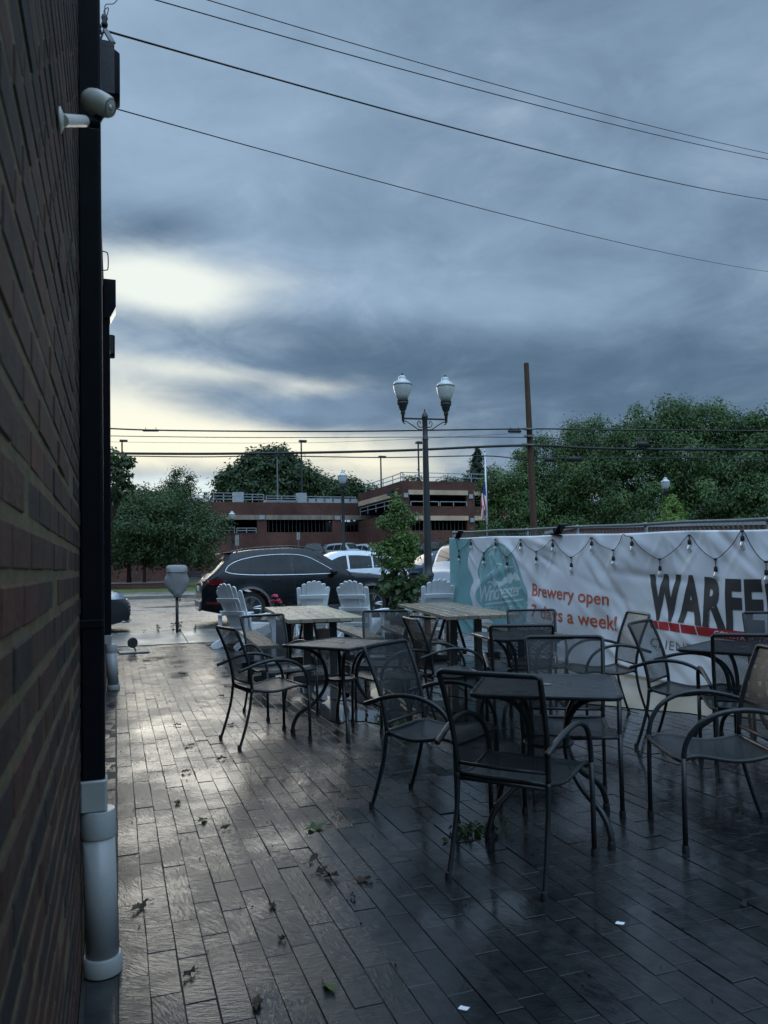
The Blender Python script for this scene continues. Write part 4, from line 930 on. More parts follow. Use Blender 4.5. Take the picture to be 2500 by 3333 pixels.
pole_t, pole_b = at(1713, 1182, 35), at(1738, 1715, 35); d = (pole_b-pole_t); pole_g = pole_t+d*((pole_t.z-.15)/(pole_t.z-pole_b.z))
t = thing('utility_pole', 'bare leaning brown wooden utility pole rising behind the banner', 'utility pole', pole_g)
b = MB(); b.tube([Vector((0, 0, 0)), (pole_t-pole_g)*.5, pole_t-pole_g], [.175, .15, .115], 16); b.build('pole', M['pole_wood'], t, auto=50)
for py in (1398, 1421, 1449):
    q = at(1720, py, 34.8)-pole_g; b = MB(); b.box(q, (.34, .34, .035)); b.tube([q+Vector((-.3, -.1, .03)), q+Vector((.3, -.1, .03))], .02, 6); b.build('cable_clamp', M['galv'], t)
def wire(label, pts, r, parts=(), n=14, sag=None, e0=0.0, e1=.6):
    P = [Vector(p) for p in pts]
    if sag is not None:
        a, c = P[0], P[-1]; P = [a+(c-a)*t_-Vector((0, 0, sag*4*t_*(1-t_))) for t_ in np.linspace(-e0, 1+e1, 40)]
    else: P = spline(P, n)
    t = thing('overhead_wire', label, 'wire', (0, 0, 0), 0, 'overhead wires')
    b = MB(); b.tube(P, r, 5); b.build('strand', M['cable'], t, smooth=True)
    for p, ln, rr in parts:
        b = MB(); d = (P[-1]-P[0]).normalized(); p = Vector(p); b.tube([p-d*ln/2, p-d*ln*.42, p+d*ln*.42, p+d*ln/2], [rr*.4, rr, rr, rr*.4], 8); b.tube([p-d*ln*.3, p-d*ln*.3+Vector((0, 0, rr*2.6))], rr*.3, 4); b.tube([p+d*ln*.3, p+d*ln*.3+Vector((0, 0, rr*2.6))], rr*.3, 4); b.build('splice_case', M['rubber'], t, smooth=True)
    return t
wa = Vector((-.055, 5.0, 4.74))
wire('overhead wire leaving the wall clamps, third from the top', [wa, at(2760, 672, 24)], .0075, (), 14, .30)
wire('second highest of the two close wires crossing the upper sky', [at(300, -60, 9), at(2760, 566, 24)], .0085, (), 14, .22, .5)
wire('topmost wire crossing the upper right sky', [at(480, -60, 9.6), at(2760, 550, 24)], .0075, (), 14, .22, .5)
wire('thin lowest of the four drop wires, coming from beside the speaker box', [Vector((.0, 5.4, 4.48)), at(2760, 905, 24)], .0045, (), 14, .30)
wire('upper street cable with a long splice, running to the leaning pole', [at(180, 1384, 35), at(500, 1400, 35), at(1100, 1404, 35), at(1720, 1396, 35), at(2100, 1400, 35), at(3600, 1408, 35)], .035, ((at(491, 1401, 35), .78, .055), (at(1675, 1404, 35), .62, .07)))
wire('thin street wire just under the upper street cable', [at(180, 1416, 35), at(800, 1424, 35), at(1720, 1424, 35), at(2100, 1448, 35), at(3600, 1440, 35)], .018, ((at(2092, 1446, 34.9), .55, .13),))
wire('thickest black street cable, lower of the bundle', [at(180, 1474, 35), at(700, 1477, 35), at(1250, 1468, 35), at(1720, 1450, 35), at(2100, 1462, 35), at(3600, 1470, 35)], .06)
wire('drooping street cable carrying two dark boxes beside the pole', [at(180, 1480, 35), at(620, 1487, 35), at(880, 1484, 35), at(1250, 1489, 35), at(1580, 1484, 35), at(1730, 1498, 35), at(1900, 1490, 35), at(3600, 1492, 35)], .026, ((at(1788, 1496, 35), .48, .11), (at(1868, 1494, 35), .75, .12)))
wire('faint thin wire between the street cables', [at(180, 1436, 36), at(1000, 1441, 36), at(1700, 1410, 36)], .008)

# flag
fp = at(1586.5, 1725, 48); ft = at(1583, 1467, 48); base = Vector((fp.x, fp.y, .1)); top = Vector((fp.x-.03, fp.y, ft.z))
t = thing('flagpole', 'white metal flagpole rising behind the banner in front of the trees', 'flagpole', base)
b = MB(); b.tube([(0, 0, 0), tuple(top-base)], [.085, .045], 12); b.build('pole', M['pole_alu'], t, smooth=True)
b = MB(); b.lathe([(0, -.05), (.05, -.04), (.07, .03), (.05, .09), (0, .11)], 12, tuple(top-base)); b.build('ball', M['pole_alu'], t, smooth=True)
b = MB(); b.box((.09, 0, (top-base).z-.25), (.12, .06, .05)); b.build('truck', M['pole_alu'], t)
b = MB(); nu, nv = 40, 26
def flg(u, v):    # u along the fly (drooping), v down the hoist
    z = 6.55-v*1.15-u*1.75*(1-.18*v); x = -.07-.30*u*(1-.35*u)-.16*math.sin(v*9+2*u)*u**.6-.10*u*v; yy = .16*math.sin(v*11+3*u)*min(1, u*2.2)
    return Vector((base.x+x, base.y+yy-.05, z))
for i in range(nu):
    for j in range(nv):
        u0, u1, v0, v1 = i/nu, (i+1)/nu, j/nv, (j+1)/nv; b.mi = 2 if (u1 <= .4 and v1 <= 14.01/26) else (0 if (j//2) % 2 == 0 else 1)
        b.add([flg(u0, v0), flg(u1, v0), flg(u1, v1), flg(u0, v1)], [(0, 1, 2, 3)])
fl = b.build('flag', [M['flag_red'], M['flag_white'], M['flag_blue']], smooth=True); tag(fl, 'striped red and white flag hanging limp from the flagpole', 'flag')

def street_sign(label, px, Z, y0, y1, w_px):
    p = at(px, y1, Z); q = at(px, y0, Z); t = thing('street_sign', label, 'sign', (p.x, p.y, .2), R_(-12), 'double pole signs by the garage'); W_ = w_px*Z/2500; h = q.z-.2
    b = MB(); b.tube([(0, 0, 0), (0, 0, h)], .03, 8); b.build('post', M['galv'], t)
    for s in (-1, 1):
        b = MB(); b.bbox((s*W_/4, -.04, h-(q.z-p.z)/2), (W_/2-.05, .02, q.z-p.z), .01); b.build('panel', M['rail_white'], t)
street_sign('pair of tall white sign panels near the distant globe lamp', 772, 60, 1741, 1776, 13)
street_sign('smaller pair of sign panels in front of the middle garage opening', 971, 62, 1733, 1757, 12)
t = thing('park_bench', 'dark park bench on the lawn under the left trees', 'bench', (5.35, 58.6, .22), R_(8))
for i in range(3): b = MB(); b.bbox((0, -.15+.15*i, .45), (1.5, .12, .04), .006); b.build('seat_slat', M['post_black'], t)
for i in range(3): b = MB(); b.bbox((0, .25+.03*i, .58+.13*i), (1.5, .03, .10), .006); b.build('back_slat', M['post_black'], t)
for s in (-1, 1): b = MB(); b.tube([(s*.68, -.2, 0), (s*.68, -.2, .43), (s*.68, .25, .43), (s*.68, .34, .95)], .03, 6); b.tube([(s*.68, .25, .43), (s*.68, .3, 0)], .03, 6); b.build('leg', M['post_black'], t)
t = thing('low_brick_wall', 'low dark brick retaining wall at the edge of the lawn', 'wall', (0, 0, 0))
pa, pb = at(250, 1925, 44), at(556, 1921, 44)
b = MB(); dx = pb-pa; L_ = math.hypot(dx.x, dx.y); an = math.atan2(dx.y, dx.x); mid = (pa+pb)/2
b.box((mid.x, mid.y, .30), (L_, .45, .62), an); b.build('wall_body', M['brickfar'], t)
b = MB(); b.box((mid.x, mid.y, .625), (L_+.06, .52, .05), an); b.build('coping', M['concrete'], t)

# ================================================================== VEHICLES
def interp(T, x):
    if x <= T[0][0]: return T[0][1]
    for (a, c), (d, e) in zip(T, T[1:]):
        if x <= d: return c+(e-c)*(x-a)/(d-a)
    return T[-1][1]
def clip_x(poly, a, e):
    for lim, keep in ((a, 1), (e, -1)):
        out = []
        for (p, q) in zip(poly, poly[1:]+poly[:1]):
            ip, iq = (p[0]-lim)*keep >= 0, (q[0]-lim)*keep >= 0
            if ip: out.append(p)
            if ip != iq: f = (lim-p[0])/(q[0]-p[0]); out.append((lim, p[1]+(q[1]-p[1])*f))
        poly = out
    return poly
class Car:
    """shell lofted from a side profile; panels, glass and lamps are laid on its surface"""
    def __init__(s, L, W_, prof, belt, roofk, wheels, wr, clear=.22, arch=.07, ends=.16):
        s.L, s.W, s.wheels, s.wr, s.clear, s.belt = L, W_, wheels, wr, clear, belt
        s.prof = [(v.x, v.z) for v in spline([(a, 0, c) for a, c in prof], 4)]
        for i in range(1, len(s.prof)):
            if s.prof[i][0] <= s.prof[i-1][0]: s.prof[i] = (s.prof[i-1][0]+1e-4, s.prof[i][1])
        s.ra = wr+arch; s.ends = ends; s.roofz = max(c for _, c in prof)
        s.sec = [(0, .90), (.28, .945), (.42, .985), (.60, 1.0), (.78, .995), (belt-.06, .965), (belt, .95), (belt+.10, .915), (s.roofz-.12, roofk+.04), (s.roofz, roofk)]
    def zt(s, x): return interp(s.prof, x)
    def zb(s, x):
        z = s.clear
        e = s.L/2-abs(x)
        if e < .5: z += (.5-e)*.22
        for w_ in s.wheels:
            d = abs(x-w_)
            if d < s.ra: z = max(z, s.wr+math.sqrt(s.ra**2-d*d))
        return min(z, s.zt(x)-.06)
    def yh(s, x, z):
        y = s.W/2*interp(s.sec, z); e = s.L/2-abs(x)
        if e < .75: y *= 1-s.ends*((.75-e)/.75)**2.2
        for w_ in s.wheels:
            d = math.hypot(x-w_, z-s.wr)
            if d < s.ra+.10 and z > .1: y += .018*max(0, 1-abs(d-s.ra)/.10)
        t = s.zt(x)-z
        if t < .10: y -= .055*((.10-t)/.10)**2
        return y
    def crown(s, x, k): return s.zt(x)+(.022 if s.zt(x) > s.belt+.3 else .03)*(1-k*k)
    def shell(s, name, m, parent):
        xs = set(np.linspace(-s.L/2, s.L/2, 70).round(4))
        for w_ in s.wheels:
            for a in np.linspace(0, math.pi, 19): xs.add(round(w_+math.cos(a)*s.ra, 4))
        for a, _ in s.prof:
            if -s.L/2 <= a <= s.L/2: xs.add(round(a, 4))
        xs = sorted(xs); nz, ny = 12, 8; b = MB(); rings = []
        for x in xs:
            z0, z1 = s.zb(x), s.zt(x); P = []
            for k in range(nz+1): z = z0+(z1-z0)*k/nz; P.append((x, s.yh(x, z), z))
            yt = s.yh(x, z1)
            for k in range(1, ny): q = 1-2*k/ny; P.append((x, yt*q, s.crown(x, q)))
            for k in range(nz, -1, -1): z = z0+(z1-z0)*k/nz; P.append((x, -s.yh(x, z), z))
            rings.append(P)
        n = len(rings[0]); b.add([p for r in rings for p in r], [])
        for i in range(len(rings)-1):
            for j in range(n):
                b.mi = 1 if j == n-1 else 0
                j2 = (j+1) % n; b.f.append((i*n+j, (i+1)*n+j, (i+1)*n+j2, i*n+j2)); b.m.append(b.mi)
        b.mi = 0
        for i, rev in ((0, False), (len(rings)-1, True)):
            f = [i*n+j for j in range(n)]; b.f.append(tuple(f if not rev else f[::-1])); b.m.append(0)
        return b.build(name, [m, M['rubber']], parent, auto=32)
    def side(s, name, poly, sd, off, m, parent, maxe=.12):
        bm = bmesh.new(); bm.faces.new([bm.verts.new((a, 0, c)) for a, c in poly]); bmesh.ops.triangulate(bm, faces=bm.faces[:])
        for _ in range(6):
            es = [e for e in bm.edges if e.calc_length() > maxe]
            if not es: break
            bmesh.ops.subdivide_edges(bm, edges=es, cuts=1); bmesh.ops.triangulate(bm, faces=[f for f in bm.faces if len(f.verts) > 3])
        for v in bm.verts: v.co.y = sd*(s.yh(v.co.x, min(v.co.z, s.zt(v.co.x)-.02))+off)
        bmesh.ops.recalc_face_normals(bm, faces=bm.faces[:])
        me = bpy.data.meshes.new(name); bm.to_mesh(me); bm.free(); me.materials.append(m)
        for p in me.polygons: p.use_smooth = True
        o = bpy.data.objects.new(name, me); COL.objects.link(o); o.parent = parent; return o
    def strip(s, name, pts, sd, off, r, m, parent, closed=False):
        b = MB(); b.tube([(a, sd*(s.yh(a, min(c, s.zt(a)-.02))+off), c) for a, c in pts], r, 5, closed=closed); return b.build(name, m, parent, smooth=True)
    def top(s, name, x0, x1, k0, k1, off, m, parent, n=10):
        """patch on hood, windscreens or roof: k in -1..1 across"""
        b = MB()
        def fn(u, v):
            x = x0+(x1-x0)*u; k = k0+(k1-k0)*v; e = .01; sl_ = (s.zt(x+e)-s.zt(x-e))/(2*e); nrm = Vector((-sl_, 0, 1)).normalized()
            return Vector((x, s.yh(x, s.zt(x))*k, s.crown(x, k)))+nrm*off
        b.grid(fn, n, 8); return b.build(name, m, parent, smooth=True)
    def wheel(s, x, sd, parent, spokes=5, full=True, tyre_w=.23):
        yc = s.W/2-.035; Mx = Matrix.Translation((x, sd*yc, s.wr))@Matrix.Rotation(R_(90)*-sd, 4, 'X')
        w_ = bpy.data.objects.new('wheel', None)
        b = MB(); r = s.wr; b.lathe([(r*.70, -tyre_w), (r*.93, -tyre_w), (r, -tyre_w+.03), (r, -.03), (r*.95, -.002), (r*.74, .0), (r*.70, -.012)], 32, (0, 0, 0), Mx); wl = b.build('wheel', M['tyre'], parent, auto=40)
        if full:
            b = MB(); b.lathe([(r*.70, -.012), (r*.72, .003), (r*.66, .002), (r*.64, -.03)], 32, (0, 0, 0), Mx); b.lathe([(0, -.02), (.075, -.022), (.085, -.035), (0, -.035)], 16, (0, 0, 0), Mx)
            for i in range(spokes):
                for dd in (-.14, .14):
                    a = 2*math.pi*i/spokes; p = Vector((.05*math.cos(a+dd*1.3), .05*math.sin(a+dd*1.3), -.028)); q = Vector((r*.67*math.cos(a+dd), r*.67*math.sin(a+dd), -.012))
                    b.tube([Mx@p, Mx@q], .016, 5)
            b.build('rim', M['alloy'], wl, auto=40)
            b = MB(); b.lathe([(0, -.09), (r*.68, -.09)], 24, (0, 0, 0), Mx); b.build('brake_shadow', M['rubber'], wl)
        bpy.data.objects.remove(w_); return wl
def box_part(name, c, d, m, parent, r=.01, rot=None):
    b = MB(); b.bbox(c, d, r, rot); return b.build(name, m, parent)

# dark SUV parked at the kerb ------------------------------------------------
P_SUV = [(-2.52, .60), (-2.505, .86), (-2.43, .98), (-2.32, 1.09), (-2.18, 1.21), (-1.94, 1.47), (-1.85, 1.575), (-1.62, 1.625), (-1.2, 1.668), (-.5, 1.69), (-.1, 1.66), (.20, 1.575), (.55, 1.36), (.86, 1.145), (.96, 1.09), (1.35, 1.055), (1.85, .99), (2.22, .90), (2.41, .79), (2.51, .62), (2.52, .55)]
SUV = thing('parked_suv', 'dark grey SUV parked along the kerb behind the white garden chairs', 'car', (4.33, 18.24, .092), R_(-1))
c = Car(5.04, 1.90, P_SUV, 1.06, .70, (-1.45, 1.42), .355)
body = c.shell('body', M['car_dark'], SUV)
WIN = [(-2.0, 1.175), (-1.92, 1.30), (-1.72, 1.41), (-1.40, 1.49), (-.97, 1.54), (-.46, 1.545), (-.12, 1.49), (.20, 1.33), (.48, 1.16), (.56, 1.10), (.30, 1.082), (-.46, 1.075), (-1.3, 1.085), (-1.8, 1.12)]
win = [(v.x, v.z) for v in spline([(a, 0, q) for a, q in WIN+[WIN[0]]], 3)][:-1]
for sd in (-1, 1):
    for a, e in ((-2.1, -1.36), (-1.32, -1.12), (-1.09, -.46), (-.40, .6)):
        pl = clip_x(win, a, e)
        c.side('window', pl, sd, .004, M['glass_dark'], SUV)
    c.strip('window_trim', win, sd, .006, .0115, M['chrome'], SUV, True)
    for pts in ([(-1.09, 1.07), (-1.10, .9), (-1.0, .62), (-.93, .36)], [(-.43, 1.07), (-.43, .36)], [(.60, 1.08), (.66, .9), (.62, .5), (.58, .36)]):
        c.strip('door_seam', spline([(a, 0, q) for a, q in pts], 4) and [(v.x, v.z) for v in spline([(a, 0, q) for a, q in pts], 4)], sd, .0, .0045, M['rubber'], SUV)
    for x in (-.86, .12):
        b = MB(); y = sd*(c.yh(x, .96)+.018); b.tube([(x-.10, y-sd*.014, .955), (x-.08, y, .957), (x+.08, y, .957), (x+.10, y-sd*.014, .955)], .013, 6); b.build('door_handle', M['car_dark'], SUV, smooth=True)
    c.side('sill_trim', [(-.92, .24), (-.92, .37), (.92, .37), (.92, .24)], sd, .007, M['trim_grey'], SUV)
    for wx in (-1.45, 1.42):
        ar = [(wx+math.cos(a)*(c.ra+.0), c.wr+math.sin(a)*(c.ra+.0)) for a in np.linspace(.05, math.pi-.05, 22)]; ao = [(wx+math.cos(a)*(c.ra+.055), c.wr+math.sin(a)*(c.ra+.055)) for a in np.linspace(math.pi-.05, .05, 22)]
        b = MB(); b.grid(lambda u, v: (lambda a, r: (wx+math.cos(a)*r, sd*(c.yh(wx+math.cos(a)*r, c.wr+math.sin(a)*r)+.006), c.wr+math.sin(a)*r))(.03+(math.pi-.06)*u, c.ra+.002+.05*v), 22, 1); b.build('wheel_arch_trim', M['trim_grey'], SUV, smooth=True)
        c.wheel(wx, sd, SUV)
    c.side('tail_lamp', [(-2.42, .90), (-2.38, 1.0), (-2.15, 1.005), (-1.95, .965), (-2.08, .91), (-2.2, .885)], sd, .010, M['red_lamp'], SUV)
    if sd < 0: c.side('fuel_flap', [(-1.76, .88), (-1.76, 1.02), (-1.55, 1.02), (-1.55, .88)], sd, .003, M['car_dark'], SUV)
    c.side('reflector', [(-2.42, .46), (-2.42, .52), (-2.1, .50), (-2.1, .45)], sd, .012, M['red_lamp'], SUV)
    c.side('head_lamp', [(1.92, .74), (1.80, .82), (2.0, .87), (2.28, .84), (2.36, .74)], sd, .010, M['clear_lamp'], SUV)
    b = MB(); ym = sd*(c.yh(.46, 1.1)+.14); b.bbox((.46, ym, 1.115), (.14, .21, .135), .035); b.tube([(.48, sd*c.yh(.48, 1.06), 1.06), (.46, ym, 1.07)], .025, 6); b.build('mirror', M['car_dark'], SUV, auto=50)
    b = MB(); yr = sd*.60; b.tube(spline([(-1.72, yr, 1.60), (-1.6, yr, 1.675), (-1.0, yr, 1.728), (-.4, yr, 1.738), (.0, yr, 1.68), (.12, yr, 1.61)], 4), .016, 6); b.build('roof_rail', M['post_black'], SUV, smooth=True)
    b = MB(); b.bbox((-2.47, sd*.60, .36), (.10, .22, .07), .02); b.build('exhaust_tip', M['trim_silver'], SUV)
    b = MB(); b.bbox((-2.46, sd*.66, .95), (.05, .22, .06), .015, Matrix.Rotation(R_(-16), 4, 'Y')); b.build('tail_lamp', M['red_lamp'], SUV)
c.top('rear_window', -2.28, -1.96, -.80, .80, .005, M['glass_dark'], SUV)
c.top('windscreen', .10, .85, -.88, .88, .005, M['glass_dark'], SUV)
b = MB(); b.bbox((-1.93, 0, 1.60), (.30, 1.18, .035), .012, Matrix.Rotation(R_(-7), 4, 'Y')); b.build('roof_spoiler', M['car_dark'], SUV, bevel=.006)
b = MB(); b.tube([(-2.24, .0, 1.175), (-2.13, .28, 1.32)], .010, 5); b.tube([(-2.28, -.03, 1.14), (-2.24, .0, 1.175)], .02, 6); b.build('rear_wiper', M['rubber'], SUV)
b = MB(); b.bbox((-2.50, 0, .44), (.10, 1.5, .20), .03); b.build('rear_bumper', M['trim_grey'], SUV, bevel=.01)
b = MB(); b.bbox((-2.525, 0, .335), (.06, .95, .09), .02); b.build('skid_plate', M['trim_silver'], SUV)
b = MB(); b.bbox((-2.525, 0, .80), (.02, .52, .115), .004); b.build('number_plate', M['plate'], SUV)
b = MB(); b.lathe([(0, 0), (.05, 0), (.045, .012), (0, .016)], 20, (-2.425, 0, 1.01), Matrix.Rotation(R_(-65), 4, 'Y')); b.build('emblem', M['chrome'], SUV)
b = MB(); b.bbox((-2.52, -.70, .56), (.012, .30, .05), .004); b.build('chrome_strip', M['chrome'], SUV)
b = MB(); b.prism([(-1.62, 1.66), (-1.40, 1.675), (-1.50, 1.72)], -.03, .03, lambda u, v, w_: (u, w_, v)); b.build('roof_antenna', M['car_dark'], SUV)

def simple_car(name, label, loc, rz, paintm, prof, L_, W_, belt, wheels, wr, win, cuts, group=None, detail=1, red_rear=True, roofk=.70):
    t = thing(name, label, 'car', loc, rz, group); q = Car(L_, W_, prof, belt, roofk, wheels, wr, .15 if name == 'parked_sedan' else .22); q.shell('body', paintm, t)
    wp = [(v.x, v.z) for v in spline([(a, 0, z) for a, z in win+[win[0]]], 3)][:-1]
    for sd in (-1, 1):
        for a, e in cuts:
            pl = clip_x(wp, a, e); q.side('window', pl, sd, .004, M['glass_dark'], t, .2)
        for wx in wheels: q.wheel(wx, sd, t, 5, detail > 0)
        if detail > 0:
            for x in (cuts[1][0]-.03, cuts[0][0]-.02): q.strip('door_seam', [(x, belt), (x, .36)], sd, 0, .005, M['rubber'], t)
            for x in (cuts[0][0]+.14, cuts[1][0]+.14):
                b = MB(); y = sd*(q.yh(x, belt-.12)+.016); b.tube([(x-.09, y, belt-.12), (x+.09, y, belt-.12)], .012, 5); b.build('door_handle', paintm, t)
            b = MB(); xm = max(x for x, _ in wp)-.16; ym = sd*(q.yh(xm, belt)+.12); b.bbox((xm, ym, belt+.06), (.13, .19, .12), .03); b.build('mirror', paintm, t)
        q.side('head_lamp', [(L_/2-.42, .70), (L_/2-.5, .78), (L_/2-.24, .83), (L_/2-.10, .78), (L_/2-.10, .70)], sd, .008, M['clear_lamp'], t, .2)
        q.side('tail_lamp', [(-L_/2+.10, .80), (-L_/2+.12, .95), (-L_/2+.34, .96), (-L_/2+.30, .82)], sd, .008, M['red_lamp'], t, .2)
    for s, nm in ((1, 'front'), (-1, 'rear')):
        b = MB(); b.bbox((s*(L_/2+.005), 0, .42), (.04, W_*.62, .16), .02); b.build('bumper_intake', M['trim_grey'], t)
        b = MB(); b.bbox((s*(L_/2+.022), 0, .55 if s > 0 else .72), (.015, .42, .11), .004); b.build('number_plate', M['plate'], t)
    ws = [x for x, z in q.prof if belt+.04 < z]; xf = max(ws); roof = [x for x, z in q.prof if z > q.roofz-.09]; xr = min(ws)
    q.top('windscreen', max(roof)+.02, xf-.02, -.88, .88, .005, M['glass_dark'], t); q.top('rear_window', xr+.03, min(roof)-.02, -.82, .82, .005, M['glass_dark'], t)
    return t, q
P_X = [(-2.30, .60), (-2.28, .86), (-2.2, 1.0), (-2.05, 1.14), (-1.72, 1.43), (-1.55, 1.52), (-1.0, 1.60), (-.4, 1.63), (.1, 1.59), (.45, 1.44), (.95, 1.10), (1.1, 1.04), (1.6, .98), (2.0, .86), (2.22, .72), (2.30, .56)]
W_X = [(-1.78, 1.18), (-1.4, 1.36), (-.9, 1.46), (-.3, 1.49), (.1, 1.43), (.55, 1.2), (.70, 1.08), (.3, 1.05), (-.6, 1.06), (-1.4, 1.10)]
P_SED = [(-2.44, .60), (-2.42, .88), (-2.3, .98), (-1.85, 1.05), (-1.35, 1.28), (-.85, 1.42), (-.2, 1.455), (.3, 1.40), (.75, 1.18), (1.1, .985), (1.25, .95), (1.8, .89), (2.2, .78), (2.38, .64), (2.44, .48)]
W_SED = [(-1.5, 1.08), (-1.1, 1.24), (-.6, 1.33), (-.1, 1.35), (.25, 1.29), (.7, 1.07), (.82, .98), (.4, .96), (-.6, .97), (-1.3, 1.0)]
t, q = simple_car('parked_crossover', 'white crossover on the far side of the street, facing left behind the dark SUV', (6.75, 24.2, .20), R_(180), M['car_white'], P_X, 4.62, 1.92, 1.04, (-1.4, 1.40), .36, W_X, ((-1.8, -1.05), (-1.0, -.25), (-.18, .75)))
t, q = simple_car('parked_sedan', 'dark grey sedan with only its front end showing past the downspout', (-2.17, 17.5, .055), 0, M['car_grey'], P_SED, 4.88, 1.84, .97, (-1.42, 1.42), .335, W_SED, ((-1.5, -.9), (-.85, -.1), (-.03, .85)))
for i in range(5):
    b = MB(); z = .36+.075*i; x = 2.44-.010*(i-1.5)**2; b.tube([(x-.16, -.66, z+.02), (x+.01, -.42, z), (x+.03, 0, z), (x+.01, .42, z), (x-.16, .66, z+.02)], .016, 5); b.build('grille_bar', M['trim_silver' if i == 4 else 'rubber'], t, smooth=True)
b = MB(); b.tube([(2.30, -.86, .235), (2.42, -.6, .22), (2.47, 0, .215), (2.42, .6, .22), (2.30, .86, .235)], .022, 6); b.build('bumper_lip', M['trim_silver'], t, smooth=True)
t, q = simple_car('parked_pickup', 'white boxy vehicle seen from behind, mostly hidden by the left end of the banner', (10.42, 18.45, .09), 0, M['car_white'], [(-2.40, .62), (-2.39, 1.0), (-2.34, 1.12), (-2.22, 1.50), (-2.05, 1.72), (-1.7, 1.79), (-.6, 1.83), (.2, 1.78), (.5, 1.62), (.95, 1.22), (1.1, 1.14), (1.9, 1.06), (2.3, .95), (2.38, .7), (2.40, .5)], 4.84, 1.94, 1.14, (-1.45, 1.45), .37, [(-2.0, 1.22), (-1.9, 1.55), (-.9, 1.66), (-.1, 1.64), (.3, 1.5), (.75, 1.18), (-.6, 1.18)], ((-2.1, -1.15), (-1.1, -.3), (-.25, .8)), None, 1, True, .78)
for s in (-1, 1): box_part('tail_lamp', (-2.41, s*.80, 1.0), (.05, .16, .30), M['red_lamp' if s > 0 else 'trim_grey'], t, .02)
b = MB(); b.bbox((-2.46, 0, .60), (.16, 1.86, .16), .03); b.build('rear_bumper', M['car_white'], t, bevel=.01)
# far parked cars in the lot in front of the garage
GL = 'cars parked in front of the garage'
P_VAN = [(-2.2, .6), (-2.19, 1.0), (-2.12, 1.3), (-1.95, 1.62), (-1.5, 1.70), (-.4, 1.74), (.15, 1.68), (.55, 1.4), (.95, 1.12), (1.6, 1.05), (2.0, .95), (2.18, .75), (2.2, .5)]
for lb, px, Z_, rz, pm, kind in (
    ('black SUV nose-on at the left end of the garage car row', 1022, 66, -108, 'car_black', 'v'), ('dark van with a black windscreen second in the garage car row', 1080, 69, -105, 'car_blue', 'v'),
    ('pale silver SUV third in the garage car row', 1135, 66, -60, 'car_silver', 'v'), ('white van behind the pale silver SUV, nearest the garage wall', 1175, 71, -112, 'car_white', 'v'),
    ('silver hatchback nose-on just left of the slim young tree', 1205, 66, -60, 'car_silver', 'x'), ('white car half hidden by the slim young tree', 1352, 68, -100, 'car_white', 'x'),
    ('dark car beside the double street lamp in the lot', 1385, 64, 170, 'car_black', 'x'), ('dark blue car across the street beyond the white boxy vehicle', 1421, 31, 180, 'car_blue', 'x')):
    p = at(px, 1800, Z_); pr, ww, bl, ct, L2 = (P_VAN, [(-1.9, 1.2), (-1.7, 1.52), (-.6, 1.6), (.0, 1.55), (.6, 1.18), (-.6, 1.15)], 1.12, ((-1.95, -1.0), (-.95, -.2), (-.15, .65)), 4.44) if kind == 'v' else (P_X, W_X, 1.04, ((-1.8, -1.05), (-1.0, -.25), (-.18, .75)), 4.62)
    simple_car('parked_car', lb, (p.x, p.y, .27 if Z_ < 40 else 1.61), R_(rz), M[pm], pr, L2, 1.86, bl, (-1.35, 1.35), .35, ww, ct, GL, 0)

# ================================================================== PARKING GARAGE
def xa(px, y):
    d = rt*((px-1250)/2500)+fw; return y*d.x/d.y
G = thing('parking_garage', 'long two level brick parking garage with beige bands behind the parked cars', 'building', (0, 0, 0))
def bar(b, x0, x1, y0, y1, z0, z1): b.box(((x0+x1)/2, (y0+y1)/2, (z0+z1)/2), (x1-x0, y1-y0, z1-z0))
YA, YB = 79.5, 66.0; XL, XB, XR = -26.0, xa(1311, YB), xa(1311, YB)+24
b = MB()
bar(b, XL, XB, YA, YA+.5, 6.86, 8.2); bar(b, XL, XB, YA, YA+.5, .1, 5.06)
ops = [(-24.5, -16), (-14.5, -5), (-3.5, 6.2), (xa(723, YA)-2.6, xa(838, YA)), (xa(869, YA), xa(1082, YA)), (xa(1112, YA), xa(1300, YA))]
ed = [XL]+[v for o_ in ops for v in o_]+[XB]
for i in range(0, len(ed), 2):
    if ed[i+1] > ed[i]+.05: bar(b, ed[i], ed[i+1], YA, YA+.5, 5.06, 6.86)
b.build('wall', M['brickfar'], G)
b = MB(); bar(b, XB, XR, YB, YB+.5, 8.3, 9.14); bar(b, XB, XR, YB, YB+.5, 5.9, 6.8); bar(b, XB, XR, YB, YB+.5, .1, 4.54)
opB = [(xa(1335, YB), xa(1522, YB)), (xa(1548, YB), xa(1740, YB)), (xa(1766, YB), XR-1.2)]
ed = [XB]+[v for o_ in opB for v in o_]+[XR]
for i in range(0, len(ed), 2): bar(b, ed[i], ed[i+1], YB, YB+.5, 6.8, 8.3); bar(b, ed[i], ed[i+1], YB, YB+.5, 4.54, 5.9)
bar(b, XB, XB+.5, YB+.5, YA+.0, 8.3, 9.14); bar(b, XB, XB+.5, YB+.5, YB+1.6, 6.2, 8.3); bar(b, XB, XB+.5, YB+.5, YA, .1, 6.2)
b.build('wall', M['brickfar'], G)
M['beige_stained'] = mat('beige_stained', (.30, .235, .17), .85, 0, .3, (.15, .125, .10), .9, .2, 9, 0, 3, 0, False, False, (2.2, 2.2, .3))
for (x0, x1) in ops: b = MB(); bar(b, x0-.15, x1+.15, YA-.10, YA+.3, 6.38, 6.858); b.build('beige_band', M['beige_stained'], G)
for (x0, x1) in opB:
    for z0, z1 in ((7.87, 8.298), (5.47, 5.898)): b = MB(); bar(b, x0-.1, x1+.1, YB-.10, YB+.3, z0, z1); b.build('beige_band', M['beige'], G)
